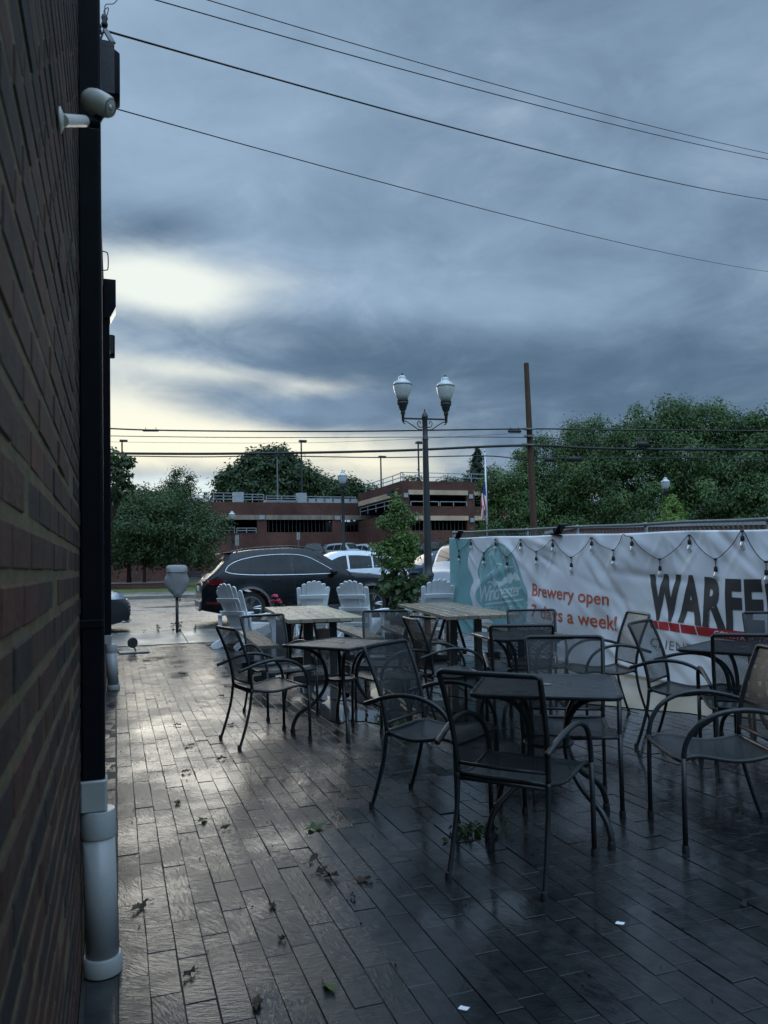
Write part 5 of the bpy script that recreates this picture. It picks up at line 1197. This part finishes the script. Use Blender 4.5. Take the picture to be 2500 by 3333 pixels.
b = MB(); bar(b, XB-.10, XB+.3, YB+1.4, YA-.3, 7.80, 8.297); b.build('beige_band', M['beige'], G)
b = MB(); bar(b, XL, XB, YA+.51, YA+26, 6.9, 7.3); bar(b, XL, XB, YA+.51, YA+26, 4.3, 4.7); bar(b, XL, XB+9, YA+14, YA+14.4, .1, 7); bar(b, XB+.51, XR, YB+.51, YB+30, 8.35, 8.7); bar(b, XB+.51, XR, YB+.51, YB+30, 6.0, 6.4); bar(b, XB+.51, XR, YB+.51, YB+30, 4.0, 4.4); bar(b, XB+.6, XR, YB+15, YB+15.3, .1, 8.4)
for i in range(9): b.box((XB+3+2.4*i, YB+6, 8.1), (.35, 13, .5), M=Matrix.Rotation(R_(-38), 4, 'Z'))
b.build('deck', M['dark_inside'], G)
def railing(x0, x1, y, z0, h=.95, n=2, ax=0, y1=None):
    b = MB(); k = max(2, int(abs((y1-y) if ax else (x1-x0))/2.3))
    for j in range(n+1):
        z = z0+h*(j+1)/(n+1)
        b.tube([(x0, y, z), (x1, y1 if ax else y, z)], .045, 4)
    for j in range(k+1):
        f = j/k; p = (x0+(x1-x0)*f, y+((y1-y)*f if ax else 0)); b.tube([(*p, z0), (*p, z0+h)], .045, 4)
    return b.build('railing', M['rail_white'], G)
railing(-8, xa(680, YA), YA+.3, 8.2, 1.0); railing(xa(697, YA), xa(763, YA), YA+.3, 8.2, .95); railing(xa(787, YA), xa(862, YA), YA+.3, 8.2, .85); railing(xa(870, YA), xa(970, YA), YA+.3, 8.15, .75)
railing(xa(1000, YA), xa(1165, YA), YA+.6, 8.2, .7)
railing(xa(703, YA), xa(763, YA), YA-.15, 5.0, .55, 1); railing(xa(770, YA), xa(833, YA), YA-.15, 5.0, .5, 1)
railing(XB, XR, YB+.25, 9.14, .8, 1); railing(XB+.25, XB+.25, YB+.3, 9.14, .8, 1, 1, YA-2); railing(xa(1338, YB), xa(1428, YB), YB-.1, 6.8, .42, 0); railing(xa(1433, YB), xa(1520, YB), YB-.1, 6.8, .42, 0); railing(XB-.1, XB-.1, YB+2, 6.75, .8, 1, 1, YA-1)
b = MB(); bar(b, xa(868, YA), xa(1172, YA), YA+.6, YA+1.1, 8.2, 8.48)
for i in range(6): x = xa(1010+28*i, YA); bar(b, x, x+.7, YA+.5, YA+.62, 8.2, 8.65)
b.build('roof_curb', M['rail_white'], G)
for px, w_ in ((779, 1.05), (986, 1.0)): x = xa(px, YA); b = MB(); bar(b, x-w_/2, x+w_/2, YA+.1, YA+.9, 8.19, 9.25); b.build('lamp_plinth', M['rail_white'], G)
for px, z, y in ((853, 6.75, YA), (1098, 6.72, YA)): x = xa(px, y); b = MB(); bar(b, x-.3, x+.3, y-.12, y, z-.35, z+.1); b.build('wall_light', M['rail_white'], G)
for px, z in ((1323, 7.9), (1535, 7.85), (1325, 5.6), (1537, 5.6)): x = xa(px, YB); b = MB(); bar(b, x-.2, x+.2, YB-.12, YB, z-.3, z+.1); b.build('wall_light', M['rail_white'], G)
GPL = 'light poles on the garage roof'
for px, y0, y1, Z_, lb in ((398, 1432, 1610, 84, 'garage light pole farthest left, beside the building edge'), (904, 1484, 1628, 90, 'thin pale light pole in front of the dark round tree'), (983, 1433, 1608, 82, 'tallest garage light pole on a white plinth'),
                       (1241, 1485, 1578, 84, 'short light pole above the sloping garage corner'), (1364, 1438, 1564, 76, 'light pole right beside the double street lamp')):
    p, q = at(px, y1, Z_), at(px, y0, Z_); t = thing('roof_light_pole', lb, 'light pole', p, 0, GPL); h = q.z-p.z+.4
    b = MB(); b.tube([(0, 0, -.4), (0, 0, h-.4)], [.10, .08], 8); b.build('pole', M['galv'] if px == 904 else M['post_black'], t)
    b = MB(); b.bbox((.16, 0, h-.45), (.85 if px != 904 else .3, .45, .22), .04); b.build('lamp_head', M['post_black'], t)

for (x0, x1) in ops[4:]:
    b = MB()
    for x in np.arange(x0+.25, x1, .42): b.box((x, YA+.32, 5.72), (.07, .05, 1.30))
    o = b.build('grille', M['post_black'], G); o['kind'] = 'stuff'
for (x0, x1) in opB[:2]:
    b = MB()
    for x in np.arange(x0+.25, x1, .40): b.box((x, YB+.32, 5.0), (.07, .05, .92))
    o = b.build('grille', M['post_black'], G); o['kind'] = 'stuff'
# low shed glimpsed over the fence
t = thing('low_shed', 'low pale red and grey shed roofline just visible over the fence', 'shed', (0, 0, 0))
a, e = at(1880, 1730, 24), at(2700, 1716, 24)
def shed(nm, p, q, z1, m, dep=4):
    b = MB(); an = math.atan2(q.y-p.y, q.x-p.x); mid = (p+q)/2; L_ = math.hypot(q.x-p.x, q.y-p.y); n = Vector((-math.sin(an), math.cos(an), 0)); c_ = mid+n*dep/2; b.box((c_.x, c_.y, z1/2), (L_, dep, z1), an); return b.build(nm, m, t)
shed('red_wall', a, e, 2.36, M['shed_red']); a2, e2 = at(1560, 1742, 26), at(1890, 1732, 26); shed('grey_wall', a2, e2, 2.25, M['shed_grey'])
b = MB(); an = math.atan2(e.y-a.y, e.x-a.x); n = Vector((-math.sin(an), math.cos(an), 0)); mid = (a+e)/2+n*2; b.box((mid.x, mid.y, 2.42), ((e-a).length+.3, 4.4, .10), an); b.build('roof', M['shed_grey'], t)

# ================================================================== TREES AND PLANTS
def leaves(name, cent, nrm, size, m, parent=None, aspect=.5, droop=.35, tone=None, jit=.5):
    """one mesh of folded leaf blades; cent/nrm arrays give place and outward direction"""
    n = len(cent); g = nrm/(np.linalg.norm(nrm, axis=1)[:, None]+1e-9)
    k = g*.75+np.array([0, 0, .55])+RNG.normal(0, jit*.75, (n, 3)); k /= np.linalg.norm(k, axis=1)[:, None]+1e-9
    d = g*.5+RNG.normal(0, .6, (n, 3)); d[:, 2] -= droop; d -= k*(d*k).sum(1)[:, None]; d /= np.linalg.norm(d, axis=1)[:, None]+1e-9
    s = np.cross(k, d)
    L_ = (size*RNG.uniform(.65, 1.3, n))[:, None]; w_ = L_*aspect
    v = np.stack([cent-d*L_*.5, cent-d*L_*.05+s*w_*.5+k*w_*.16, cent+d*L_*.5, cent-d*L_*.05-s*w_*.5+k*w_*.16], 1).reshape(-1, 3).astype(np.float32)
    me = bpy.data.meshes.new(name); me.vertices.add(4*n); me.vertices.foreach_set('co', v.ravel())
    me.loops.add(6*n); me.polygons.add(2*n); o4 = np.arange(n)*4
    li = np.stack([o4, o4+1, o4+2, o4, o4+2, o4+3], 1).astype(np.int32); me.loops.foreach_set('vertex_index', li.ravel())
    me.polygons.foreach_set('loop_start', np.arange(2*n, dtype=np.int32)*3)
    me.update(calc_edges=True); me.validate()
    a = me.attributes.new('tone', 'FLOAT', 'POINT'); tn = RNG.random(n) if tone is None else tone; a.data.foreach_set('value', np.repeat(tn, 4).astype(np.float32))
    me.materials.append(m); o = bpy.data.objects.new(name, me); COL.objects.link(o)
    if parent: o.parent = parent
    return o
def crown_pts(lobes, nclump, per, spread, shell=.75, flat=.8, low=-.5):
    """clumps of leaves near the surface of several ellipsoid lobes; returns centres, outward dirs, tones"""
    C_, D_, T_ = [], [], []
    vol = np.array([a*b_*c_ for (_, (a, b_, c_)) in lobes])**.66; vol = vol/vol.sum()
    for (o, r), f in zip(lobes, vol):
        k = max(3, int(nclump*f)); q = RNG.normal(0, 1, (k*3, 3)); q /= np.linalg.norm(q, axis=1)[:, None]; q = q[q[:, 2] > low][:k]
        rad = np.where(RNG.random(len(q)) < .82, RNG.uniform(shell, 1.08, len(q)), RNG.uniform(min(.25, shell*.6), shell, len(q)))
        pc = np.array(o)+q*np.array(r)*rad[:, None]; tn = RNG.random(len(q))**1.25
        for c_, d_, t_ in zip(pc, q, tn):
            m_ = int(per*RNG.uniform(.5, 1.4)); e = RNG.normal(0, spread, (m_, 3)); e[:, 2] *= flat; e[:, 2] -= .25*np.abs(e[:, 0])+.15*np.abs(e[:, 1])
            C_.append(c_+e); D_.append(np.repeat((d_*.6)[None], m_, 0)+e/spread*.55); T_.append(np.clip(t_+RNG.normal(0, .09, m_), 0, 1))
    return np.concatenate(C_), np.concatenate(D_), np.concatenate(T_)
def limbs(parent, h0, r, tips, lean=(0, 0)):
    b = MB(); top = Vector((lean[0], lean[1], h0)); b.tube([(0, 0, 0), (lean[0]*.3, lean[1]*.3, h0*.35), tuple(top)], [r*1.25, r, r*.8], 10)
    for tp in tips:
        tp = Vector(tp); md = top.lerp(tp, .5)+Vector((RNG.normal(0, .25), RNG.normal(0, .25), .3)); b.tube(spline([tuple(top-Vector((0, 0, .3))), tuple(md), tuple(tp)], 4), [r*.6*(1-i/8*.85) for i in range(9)], 6)
    return b.build('trunk', M['bark'], parent, smooth=True)
def tree(name, label, base, lobes, ncl, per, size, m, h0, r, spread=.5, group=None, aspect=.5, droop=.35, shell=.75, tr=True, low=-.5):
    t = thing(name, label, 'tree', base, 0, group); c_, d_, tn = crown_pts(lobes, ncl, per, spread, shell, .8, low)
    leaves('crown', c_, d_, size, m, t, aspect, droop, tn)
    if tr: limbs(t, h0, r, [tuple(np.array(o)+np.array(q)*[.15, .15, .25]) for o, q in lobes])
    return t
GR = 'big leafy trees beyond the banner'
def px_lobes(base, L): 
    out = []
    for px, py, Z_, rx, ry, rz in L: p = at(px, py, Z_)-Vector(base); out.append(((p.x, p.y, p.z), (rx, ry, rz)))
    return out
bs = at(1790, 1830, 50); bs.z = .1
tree('broadleaf_tree', 'lower broad green tree directly behind the leaning utility pole', bs, px_lobes(bs, [(1660, 1594, 50, 1.8, 2.2, 1.7), (1680, 1694, 49, 2.0, 2.2, 1.8), (1800, 1524, 51, 2.4, 2.6, 2.2), (1800, 1674, 49, 2.4, 2.4, 2.2), (1920, 1464, 51, 2.3, 2.6, 2.2), (1950, 1594, 48, 2.5, 2.5, 2.3), (1600, 1754, 50, 1.0, 1.6, 1.2), (1900, 1734, 48, 2.6, 2.4, 1.6), (1730, 1754, 49, 2.2, 2.2, 1.5)]), 900, 92, .20, M['leaf_big'], 3.2, .38, .30, GR, .42, .7)
bs = at(2230, 1830, 46); bs.z = .1
tree('broadleaf_tree', 'tallest broad green tree at the right, its top rising above the street cables', bs, px_lobes(bs, [(2160, 1394, 47, 2.1, 2.4, 1.7), (2270, 1394, 47, 2.0, 2.4, 1.6), (2080, 1484, 46, 2.0, 2.4, 1.8), (2240, 1514, 45, 2.8, 2.6, 2.2), (2080, 1614, 45, 2.4, 2.4, 2.2), (2380, 1454, 47, 2.0, 2.3, 1.7), (2330, 1624, 44, 2.6, 2.5, 2.1), (2140, 1714, 44, 2.6, 2.4, 1.7), (2300, 1734, 44, 2.6, 2.3, 1.5)]), 900, 92, .20, M['leaf_big'], 3.6, .42, .30, GR, .42, .7)
bs = at(2620, 1830, 44); bs.z = .1
tree('broadleaf_tree', 'green tree at the right edge, cut off by the frame', bs, px_lobes(bs, [(2480, 1424, 45, 1.8, 2.2, 1.5), (2470, 1534, 44, 2.2, 2.3, 1.9), (2600, 1484, 45, 2.6, 2.5, 2.4), (2460, 1654, 43, 2.1, 2.2, 1.9), (2620, 1634, 43, 2.6, 2.4, 2.2), (2450, 1734, 43, 1.8, 2.2, 1.3)]), 560, 92, .20, M['leaf_big'], 3.4, .4, .30, GR, .42, .7)
# bright young tree by the right lamp
bs = at(2190, 1760, 27); bs.z = .1
t = thing('young_cypress', 'bright yellow-green feathery young tree below the right street lamp globe', 'tree', bs)
C_, D_ = [], []
h_ = at(2185, 1612, 27).z-.1
for i in range(260):
    f = RNG.random()**.8; a = RNG.uniform(0, 6.28); R0 = (1.25*(1-f)**.75+.08)*RNG.uniform(.55, 1.1); n_ = 26; s = np.linspace(.12, 1, n_)[:, None]
    p0 = np.array([0, 0, .9+f*(h_-1.0)]); d0 = np.array([math.cos(a), math.sin(a), .28-.25*(1-f)]); C_.append(p0+d0*R0*s+RNG.normal(0, .05, (n_, 3))); D_.append(np.repeat(d0[None]*.8, n_, 0)+np.array([0, 0, .2]))
leaves('crown', np.concatenate(C_), np.concatenate(D_), .17, M['leaf_bright'], t, .22, .1)
b = MB(); b.tube([(0, 0, 0), (.02, 0, h_*.5), (0, 0, h_*.95)], [.06, .04, .012], 8); b.build('trunk', M['bark'], t, smooth=True)
# trees at the left
bs = at(470, 1900, 46); bs.z = .2
GL_ = 'trees on the lawn at the left'
tree('lawn_tree', 'wide low green tree on the lawn behind the bagged parking meter', bs, px_lobes(bs, [(420, 1650, 47, 1.5, 2.0, .9), (530, 1650, 46, 1.6, 2.0, .7), (620, 1672, 47, 1.5, 1.9, .55), (690, 1700, 47, .95, 1.5, .40), (455, 1715, 45, 1.8, 2.0, .6), (575, 1725, 46, 1.9, 1.9, .5), (670, 1745, 46, 1.25, 1.6, .40), (400, 1770, 46, 1.3, 1.6, .7), (520, 1780, 46, 1.5, 1.8, .5), (620, 1782, 46, 1.2, 1.5, .38), (560, 1615, 48, 1.0, 1.4, .6), (460, 1625, 48, 1.0, 1.4, .5), (470, 1690, 46.5, 2.0, 1.9, .8)]), 760, 40, .20, M['leaf_low'], 1.6, .10, .34, GL_, .42, .30, .55, low=-.8)
bs = at(575, 1870, 54); bs.z = .3
t = tree('lawn_tree', 'loose wispy tree top rising above the wide low tree', bs, px_lobes(bs, [(575, 1612, 54, 1.25, 1.1, .55), (562, 1578, 54, .85, .8, .55), (608, 1588, 54, .75, .7, .45), (577, 1540, 54, .42, .4, .55), (618, 1552, 54, .26, .3, .42), (528, 1622, 54, .9, .8, .4), (585, 1650, 54, 2.0, 1.6, .7), (640, 1640, 54, .9, .8, .4)]), 330, 26, .19, M['leaf_dark'], 4.0, .12, .24, GL_, .4, .0, .3)
bs = at(345, 1900, 30); bs.z = .15
tree('maple_tree', 'dark leafy branches poking out from behind the building at upper left', bs, px_lobes(bs, [(345, 1500, 30, .55, .8, .32), (400, 1540, 30, .42, .4, .12), (385, 1505, 30, .35, .3, .10), (415, 1497, 30, .18, .25, .08), (330, 1600, 30, .7, .8, .5), (395, 1578, 30, .28, .3, .10), (300, 1560, 31, 1.0, 1.0, .9)]), 90, 34, .20, M['leaf_dark'], 3.0, .12, .17, GL_, .75, .3, .2)
bs = at(420, 1880, 60); bs.z = .3
tree('lawn_tree', 'dark dense tree far left, low behind the wide lawn tree', bs, px_lobes(bs, [(395, 1630, 60, 1.6, 1.6, 1.1), (470, 1630, 61, 1.5, 1.6, .8), (380, 1700, 60, 2, 1.8, 1.5), (520, 1650, 62, 1.6, 1.6, 1.0), (460, 1800, 60, 3.2, 1.8, 1.0), (600, 1810, 60, 2.4, 1.6, .8)]), 330, 44, .30, M['leaf_dark'], 2.4, .16, .4, GL_, .45, .3, low=-.9)
# trees behind the garage
GT_ = 'trees behind the garage'
bs = at(880, 1780, 104); bs.z = .2
tree('round_tree', 'dark rounded tree dome rising behind the garage roof', bs, px_lobes(bs, [(880, 1530, 104, 3.9, 4, 2.7), (800, 1570, 104, 3.2, 3.4, 2.2), (960, 1560, 104, 3.1, 3.4, 2.2), (740, 1600, 104, 2.0, 2.6, 1.9), (880, 1600, 103, 5.5, 4, 2.4), (1010, 1600, 104, 2.0, 2.4, 1.7), (850, 1500, 104, 2.2, 2.6, 1.3), (900, 1496, 104, 2.0, 2.4, 1.2)]), 620, 46, .62, M['leaf_dark'], 7, .6, .6, GT_, .5, .3)
bs = at(1050, 1780, 118); bs.z = .2
tree('round_tree', 'loose tree with sky gaps behind the garage, right of the dark dome', bs, px_lobes(bs, [(1040, 1580, 118, 2.6, 2.6, 1.7), (1085, 1600, 118, 2.0, 2.4, 1.4), (1060, 1615, 118, 3.0, 2.6, 1.6), (1020, 1600, 118, 1.8, 2.2, 1.9)]), 130, 40, .50, M['leaf_dark'], 6, .4, .55, GT_, .5, .3)
bs = at(1160, 1780, 122); bs.z = .2
tree('round_tree', 'low tree behind the garage near the sloping corner', bs, px_lobes(bs, [(1150, 1590, 122, 2.2, 2.4, 1.3), (1190, 1600, 122, 1.7, 2.2, 1.2), (1130, 1575, 122, 1.4, 1.8, 1.1), (1110, 1610, 122, 2.6, 2.4, 1.3), (1165, 1615, 122, 3.2, 2.4, 1.2)]), 130, 40, .50, M['leaf_dark'], 6, .4, .55, GT_, .5, .3)
bs = at(1350, 1780, 100); bs.z = .2
tree('roof_shrub_tree', 'sprigs of a tree top showing over the garage roof beside the double lamp', bs, px_lobes(bs, [(1340, 1560, 100, .8, .8, .5), (1362, 1556, 100, .4, .4, .6), (1450, 1566, 100, 1.2, .8, .35), (1500, 1564, 100, 1.4, .8, .4)]), 44, 20, .38, M['leaf_dark'], 8, .3, .4, GT_, .5, .2)
# conifer beside the flag
bs = at(1562, 1780, 92); bs.z = .2
t = thing('conifer', 'dark layered conifer peeking out left of the big trees behind the flagpole', 'tree', bs); hc = at(1562, 1462, 92).z-.2; C_, D_ = [], []
for i in range(46):
    f = i/45; z = 4+f*(hc-4.1)
    for a in RNG.uniform(0, 6.28, 7):
        R0 = (4.6*(1-f)**.85+.15)*RNG.uniform(.7, 1.1); s = np.linspace(.05, 1, 34)[:, None]; d0 = np.array([math.cos(a), math.sin(a), -.18]); p = np.array([0, 0, z])+d0*R0*s; p[:, 2] += .22*R0*(s[:, 0]**2); C_.append(p+RNG.normal(0, .10, p.shape)); D_.append(np.repeat(d0[None], 34, 0))
leaves('crown', np.concatenate(C_), np.concatenate(D_), .42, M['needle'], t, .28, .25)
b = MB(); b.tube([(0, 0, 0), (0, 0, hc)], [.3, .03], 8); b.build('trunk', M['bark'], t, smooth=True)
bs = at(1448, 1880, 38); bs.z = .15
tree('round_bush', 'clipped dark rounded bush beside the white boxy vehicle', bs, px_lobes(bs, [(1458, 1830, 38, .75, .7, .85), (1462, 1790, 38, .55, .55, .6)]), 70, 40, .12, M['leaf_dark'], .5, .05, .13, None, .5, .1, low=-.9)

# slim young tree in a pot among the white chairs
t = thing('young_tree', 'slim young green tree with large lower leaves, growing from a pot between the white chairs', 'tree', (5.12, 13.82, 0))
st_ = [(0, 0, .3), (.02, 0, .7), (-.03, .0, 1.2), (-.02, 0, 1.9), (-.05, 0, 2.66)]
b = MB(); b.tube(spline(st_, 5), [.026-.0009*i for i in range(21)], 8)
for i in range(26):
    z = RNG.uniform(.55, 2.5); a = RNG.uniform(0, 6.28); l = (.42 if z < 2.0 else .25)*RNG.uniform(.6, 1); b.tube([(0, 0, z), (math.cos(a)*l*.6, math.sin(a)*l*.6, z+.10), (math.cos(a)*l, math.sin(a)*l, z+.08)], [.009, .006, .003], 4)
b.build('trunk', M['bark'], t, smooth=True)
lob = [((-.02, 0, 2.55), (.12, .12, .20)), ((.0, 0, 2.25), (.24, .2, .24)), ((-.20, 0, 2.16), (.22, .2, .12)), ((.20, 0, 2.18), (.12, .1, .08)), ((.05, 0, 1.85), (.34, .3, .20)), ((-.22, 0, 1.66), (.28, .24, .18)), ((.20, 0, 1.62), (.28, .24, .18)), ((.0, 0, 1.42), (.34, .3, .18)), ((.34, 0, 2.26), (.09, .08, .07))]
c_, d_, tn = crown_pts(lob, 260, 24, .060, .3, .8, -.9); leaves('crown', c_, d_, .082, M['leaf_young'], t, .42, .15, tn)
lob = [((.02, 0, 1.16), (.30, .28, .16)), ((-.12, 0, .92), (.28, .26, .22)), ((.24, 0, .95), (.28, .26, .22)), ((.10, 0, .66), (.36, .28, .18)), ((.46, 0, 1.06), (.12, .12, .10)), ((.02, 0, .48), (.26, .2, .12))]
c_, d_, tn = crown_pts(lob, 84, 8, .075, .35, .8, -.9); leaves('lower_leaves', c_, d_, .125, M['leaf_low'], t, .72, .75, tn, .4)
b = MB(); b.lathe([(.16, 0), (.20, .30), (.215, .30), (.215, .34), (.19, .34), (.18, .30), (0, .30)], 24); b.build('pot', M['terracotta'], t, auto=40)
# rose bush
t = thing('rose_bush', 'potted rose bush with a few pink blooms between two white chairs', 'plant', (2.83, 13.6, 0))
b = MB(); b.lathe([(.15, 0), (.19, .28), (.205, .28), (.205, .32), (.18, .32), (.17, .28), (0, .28)], 20); b.build('pot', M['terracotta'], t, auto=40)
b = MB(); bl = [(-.16, -.05, .83), (-.10, -.1, .73), (-.20, .0, .735), (-.13, -.12, .76)]
for a in bl+[(.15, 0, .7), (.3, .05, .62), (.05, .1, .65)]: b.tube(spline([(0, 0, .28), (a[0]*.5, a[1]*.5, .5), a], 4), .006, 4)
b.build('stem', M['bark'], t)
for (x, y, z), r in zip(bl, (.055, .055, .05, .05)):
    n_ = 46; q = RNG.normal(0, 1, (n_, 3)); q /= np.linalg.norm(q, axis=1)[:, None]; q[:, 2] = np.abs(q[:, 2])*.8-.2; o = leaves('bloom', np.array([x, y, z])+q*r*RNG.uniform(.35, .9, (n_, 1)), q+np.array([0, 0, .5]), r*1.1, M['rose'], t, .9, 0, None, .25)
c_, d_, tn = crown_pts([((.02, 0, .52), (.22, .18, .16)), ((.26, 0, .58), (.14, .12, .12)), ((-.1, 0, .62), (.13, .1, .1)), ((.42, 0, .58), (.08, .08, .1))], 50, 9, .05, .3, .8, -.9); leaves('foliage', c_, d_, .06, M['leaf_low'], t, .55, .3, tn)
# broad-leaved plant next to the middle white chairs
t = thing('leafy_plant', 'small dark broad-leaved plant to the left of the chair by the young tree', 'plant', (3.42, 13.1, 0))
b = MB(); b.lathe([(.11, 0), (.14, .22), (.15, .25), (.13, .25), (0, .22)], 18); b.build('pot', M['terracotta'], t, auto=40)
n_ = 26; a = RNG.uniform(0, 6.28, n_); el_ = RNG.uniform(.5, 1.3, n_); q = np.stack([np.cos(a)*np.cos(el_), np.sin(a)*np.cos(el_), np.sin(el_)], 1); leaves('foliage', np.array([0, 0, .3])+q*RNG.uniform(.12, .36, (n_, 1)), q, .26, M['leaf_dark'], t, .28, 0, None, .15)
# weeds along the kerb
GWD = 'weeds sprouting at the kerb'
for i, (x, h, lb) in enumerate(((.80, .16, 'small weed in the kerb joint left of the parking meter'), (1.08, .17, 'weed clump hugging the left of the meter post'), (1.21, .20, 'taller weed directly at the foot of the meter post'), (1.50, .14, 'weed tuft right of the meter post'), (.52, .07, 'tiny weed tuft farther left on the kerb line'))):
    t = thing('weed', lb, 'weed', (x, 15.93, .095), 0, GWD); n_ = 22; f = RNG.random((n_, 1)); a = RNG.uniform(0, 6.28, (n_, 1)); p = np.concatenate([np.cos(a)*.05*f, np.sin(a)*.04*f, f*h], 1)
    leaves('foliage', p, np.concatenate([np.cos(a), np.sin(a), .5+0*a], 1), h*.42, M['leaf_low'], t, .4, 0, None, .3); b = MB(); b.tube([(0, 0, 0), (.01, 0, h)], .004, 4); b.build('stem', M['leaf_low'], t)

# ------------------------------------------------------------------ leaves and scraps on the bricks
GF = 'leaves fallen on the wet bricks'
def gpt(px, py): 
    d = rt*((px-1250)/2500)-up*((py-PCY)/2500)+fw; return CP+d*(-CP.z/d.z)
items = [(577, 2362, .05, 'dark leaf on the bricks, farthest up the walkway'), (614, 2430, .06, 'long dark leaf beside the open walkway joint'), (720, 2472, .06, 'leaf scrap behind the leftmost chair'), (578, 2616, .05, 'dark curled leaf in the middle of the walkway'), (662, 2672, .05, 'grey-green crumpled leaf left of a dark wet stain'), (734, 2698, .04, 'small leaf stuck in a wet paver hollow'), (455, 2958, .06, 'long twiggy leaf beside the white standpipe'),
         (614, 3178, .035, 'black leaf low in the picture near the bottom'), (836, 3276, .045, 'dark leaf at the bottom of the picture'), (1026, 2700, .075, 'large torn green leaf lying on its own'), (1070, 3220, .045, 'green leaf near the bottom edge'), (1182, 2868, .06, 'brown leaf with a stalk right of the leaf litter'), (606, 2515, .04, 'small brown leaf along the walkway'), (750, 2362, .04, 'dark leaf scrap under the leftmost chair'),
         (1020, 2800, .05, 'tan leaf at the top of the scattered litter'), (1048, 2838, .05, 'pale brown leaf in the scattered litter'), (1080, 2860, .04, 'orange-brown leaf at the end of the scattered litter'), (914, 3060, .03, 'tan speck of leaf in a long joint'), (886, 2952, .035, 'small dark leaf on a joint crossing'), (1148, 2925, .03, 'tiny leaf right of the litter'), (2420, 2950, .03, 'dark leaf bit near the right edge'), (722, 2268, .05, 'leaf in the shade behind the left table')]
for px, py, s, lb in items:
    p = gpt(px, py); t = thing('fallen_leaf', lb, 'leaf', (p.x, p.y, .004), RNG.uniform(0, 6.28), GF); s *= .9
    out = [(-1, 0), (-.7, .28), (-.45, .22), (-.3, .48), (0, .36), (.25, .42), (.5, .2), (1, .02), (.55, -.22), (.3, -.42), (0, -.30), (-.35, -.46), (-.5, -.2), (-.75, -.26)]
    b = MB(); vs = [(0, 0, .010)]+[(u*s*RNG.uniform(.8, 1.1), v*s*RNG.uniform(.8, 1.15), max(.0, RNG.normal(.008, .007))) for u, v in out]; k = len(out)
    b.add(vs, [(0, i+1, (i+1) % k+1) for i in range(k)]); b.t = list(np.full(len(vs), RNG.random())); b.build('blade', M['green_leaf'] if 'green' in lb else M['dead_leaf'], t, smooth=True)
    b = MB(); b.tube([(-s, 0, .003), (-s*1.5, s*.15, .002)], .0016, 4); b.build('stalk', M['dead_leaf'], t)
t = thing('leaf_clump', 'bushy clump of torn green leaves at the foot of the nearest table', 'leaves', (*gpt(1545, 2712)[:2], 0)); n_ = 110
leaves('foliage', np.stack([RNG.normal(0, .07, n_), RNG.normal(0, .045, n_), np.abs(RNG.normal(.012, .016, n_))], 1), RNG.normal(0, 1, (n_, 3)), .036, M['leaf_low'], t, .5, 0)
for px, py, lb in ((2017, 3010, 'small white paper scrap on the dark bricks, right of centre'), (1508, 3288, 'crumpled pale scrap at the bottom of the picture')):
    p = gpt(px, py); b = MB(); b.grid(lambda u, v: ((u-.5)*.030+.004*v, (v-.5)*.014, .003+.004*v+.002*u*u), 4, 3); o = b.build('paper_scrap', M['paper'], smooth=True); o.location = (p.x, p.y, .001); o.rotation_euler = (0, 0, R_(-50)); tag(o, lb, 'paper', 'paper scraps on the bricks')
# fine litter nobody could count
n_ = 900; X_ = RNG.uniform(.02, 5.2, n_); Y_ = RNG.uniform(1.8, 13.5, n_); o = leaves('leaf_litter', np.stack([X_, Y_, np.full(n_, .003)], 1), RNG.normal(0, 1, (n_, 3))*np.array([1, 1, .1]), .013, M['dead_leaf'], None, .5, 0, None, .1); o['kind'] = 'stuff'; o['label'] = 'tiny bits of leaf litter on the bricks'
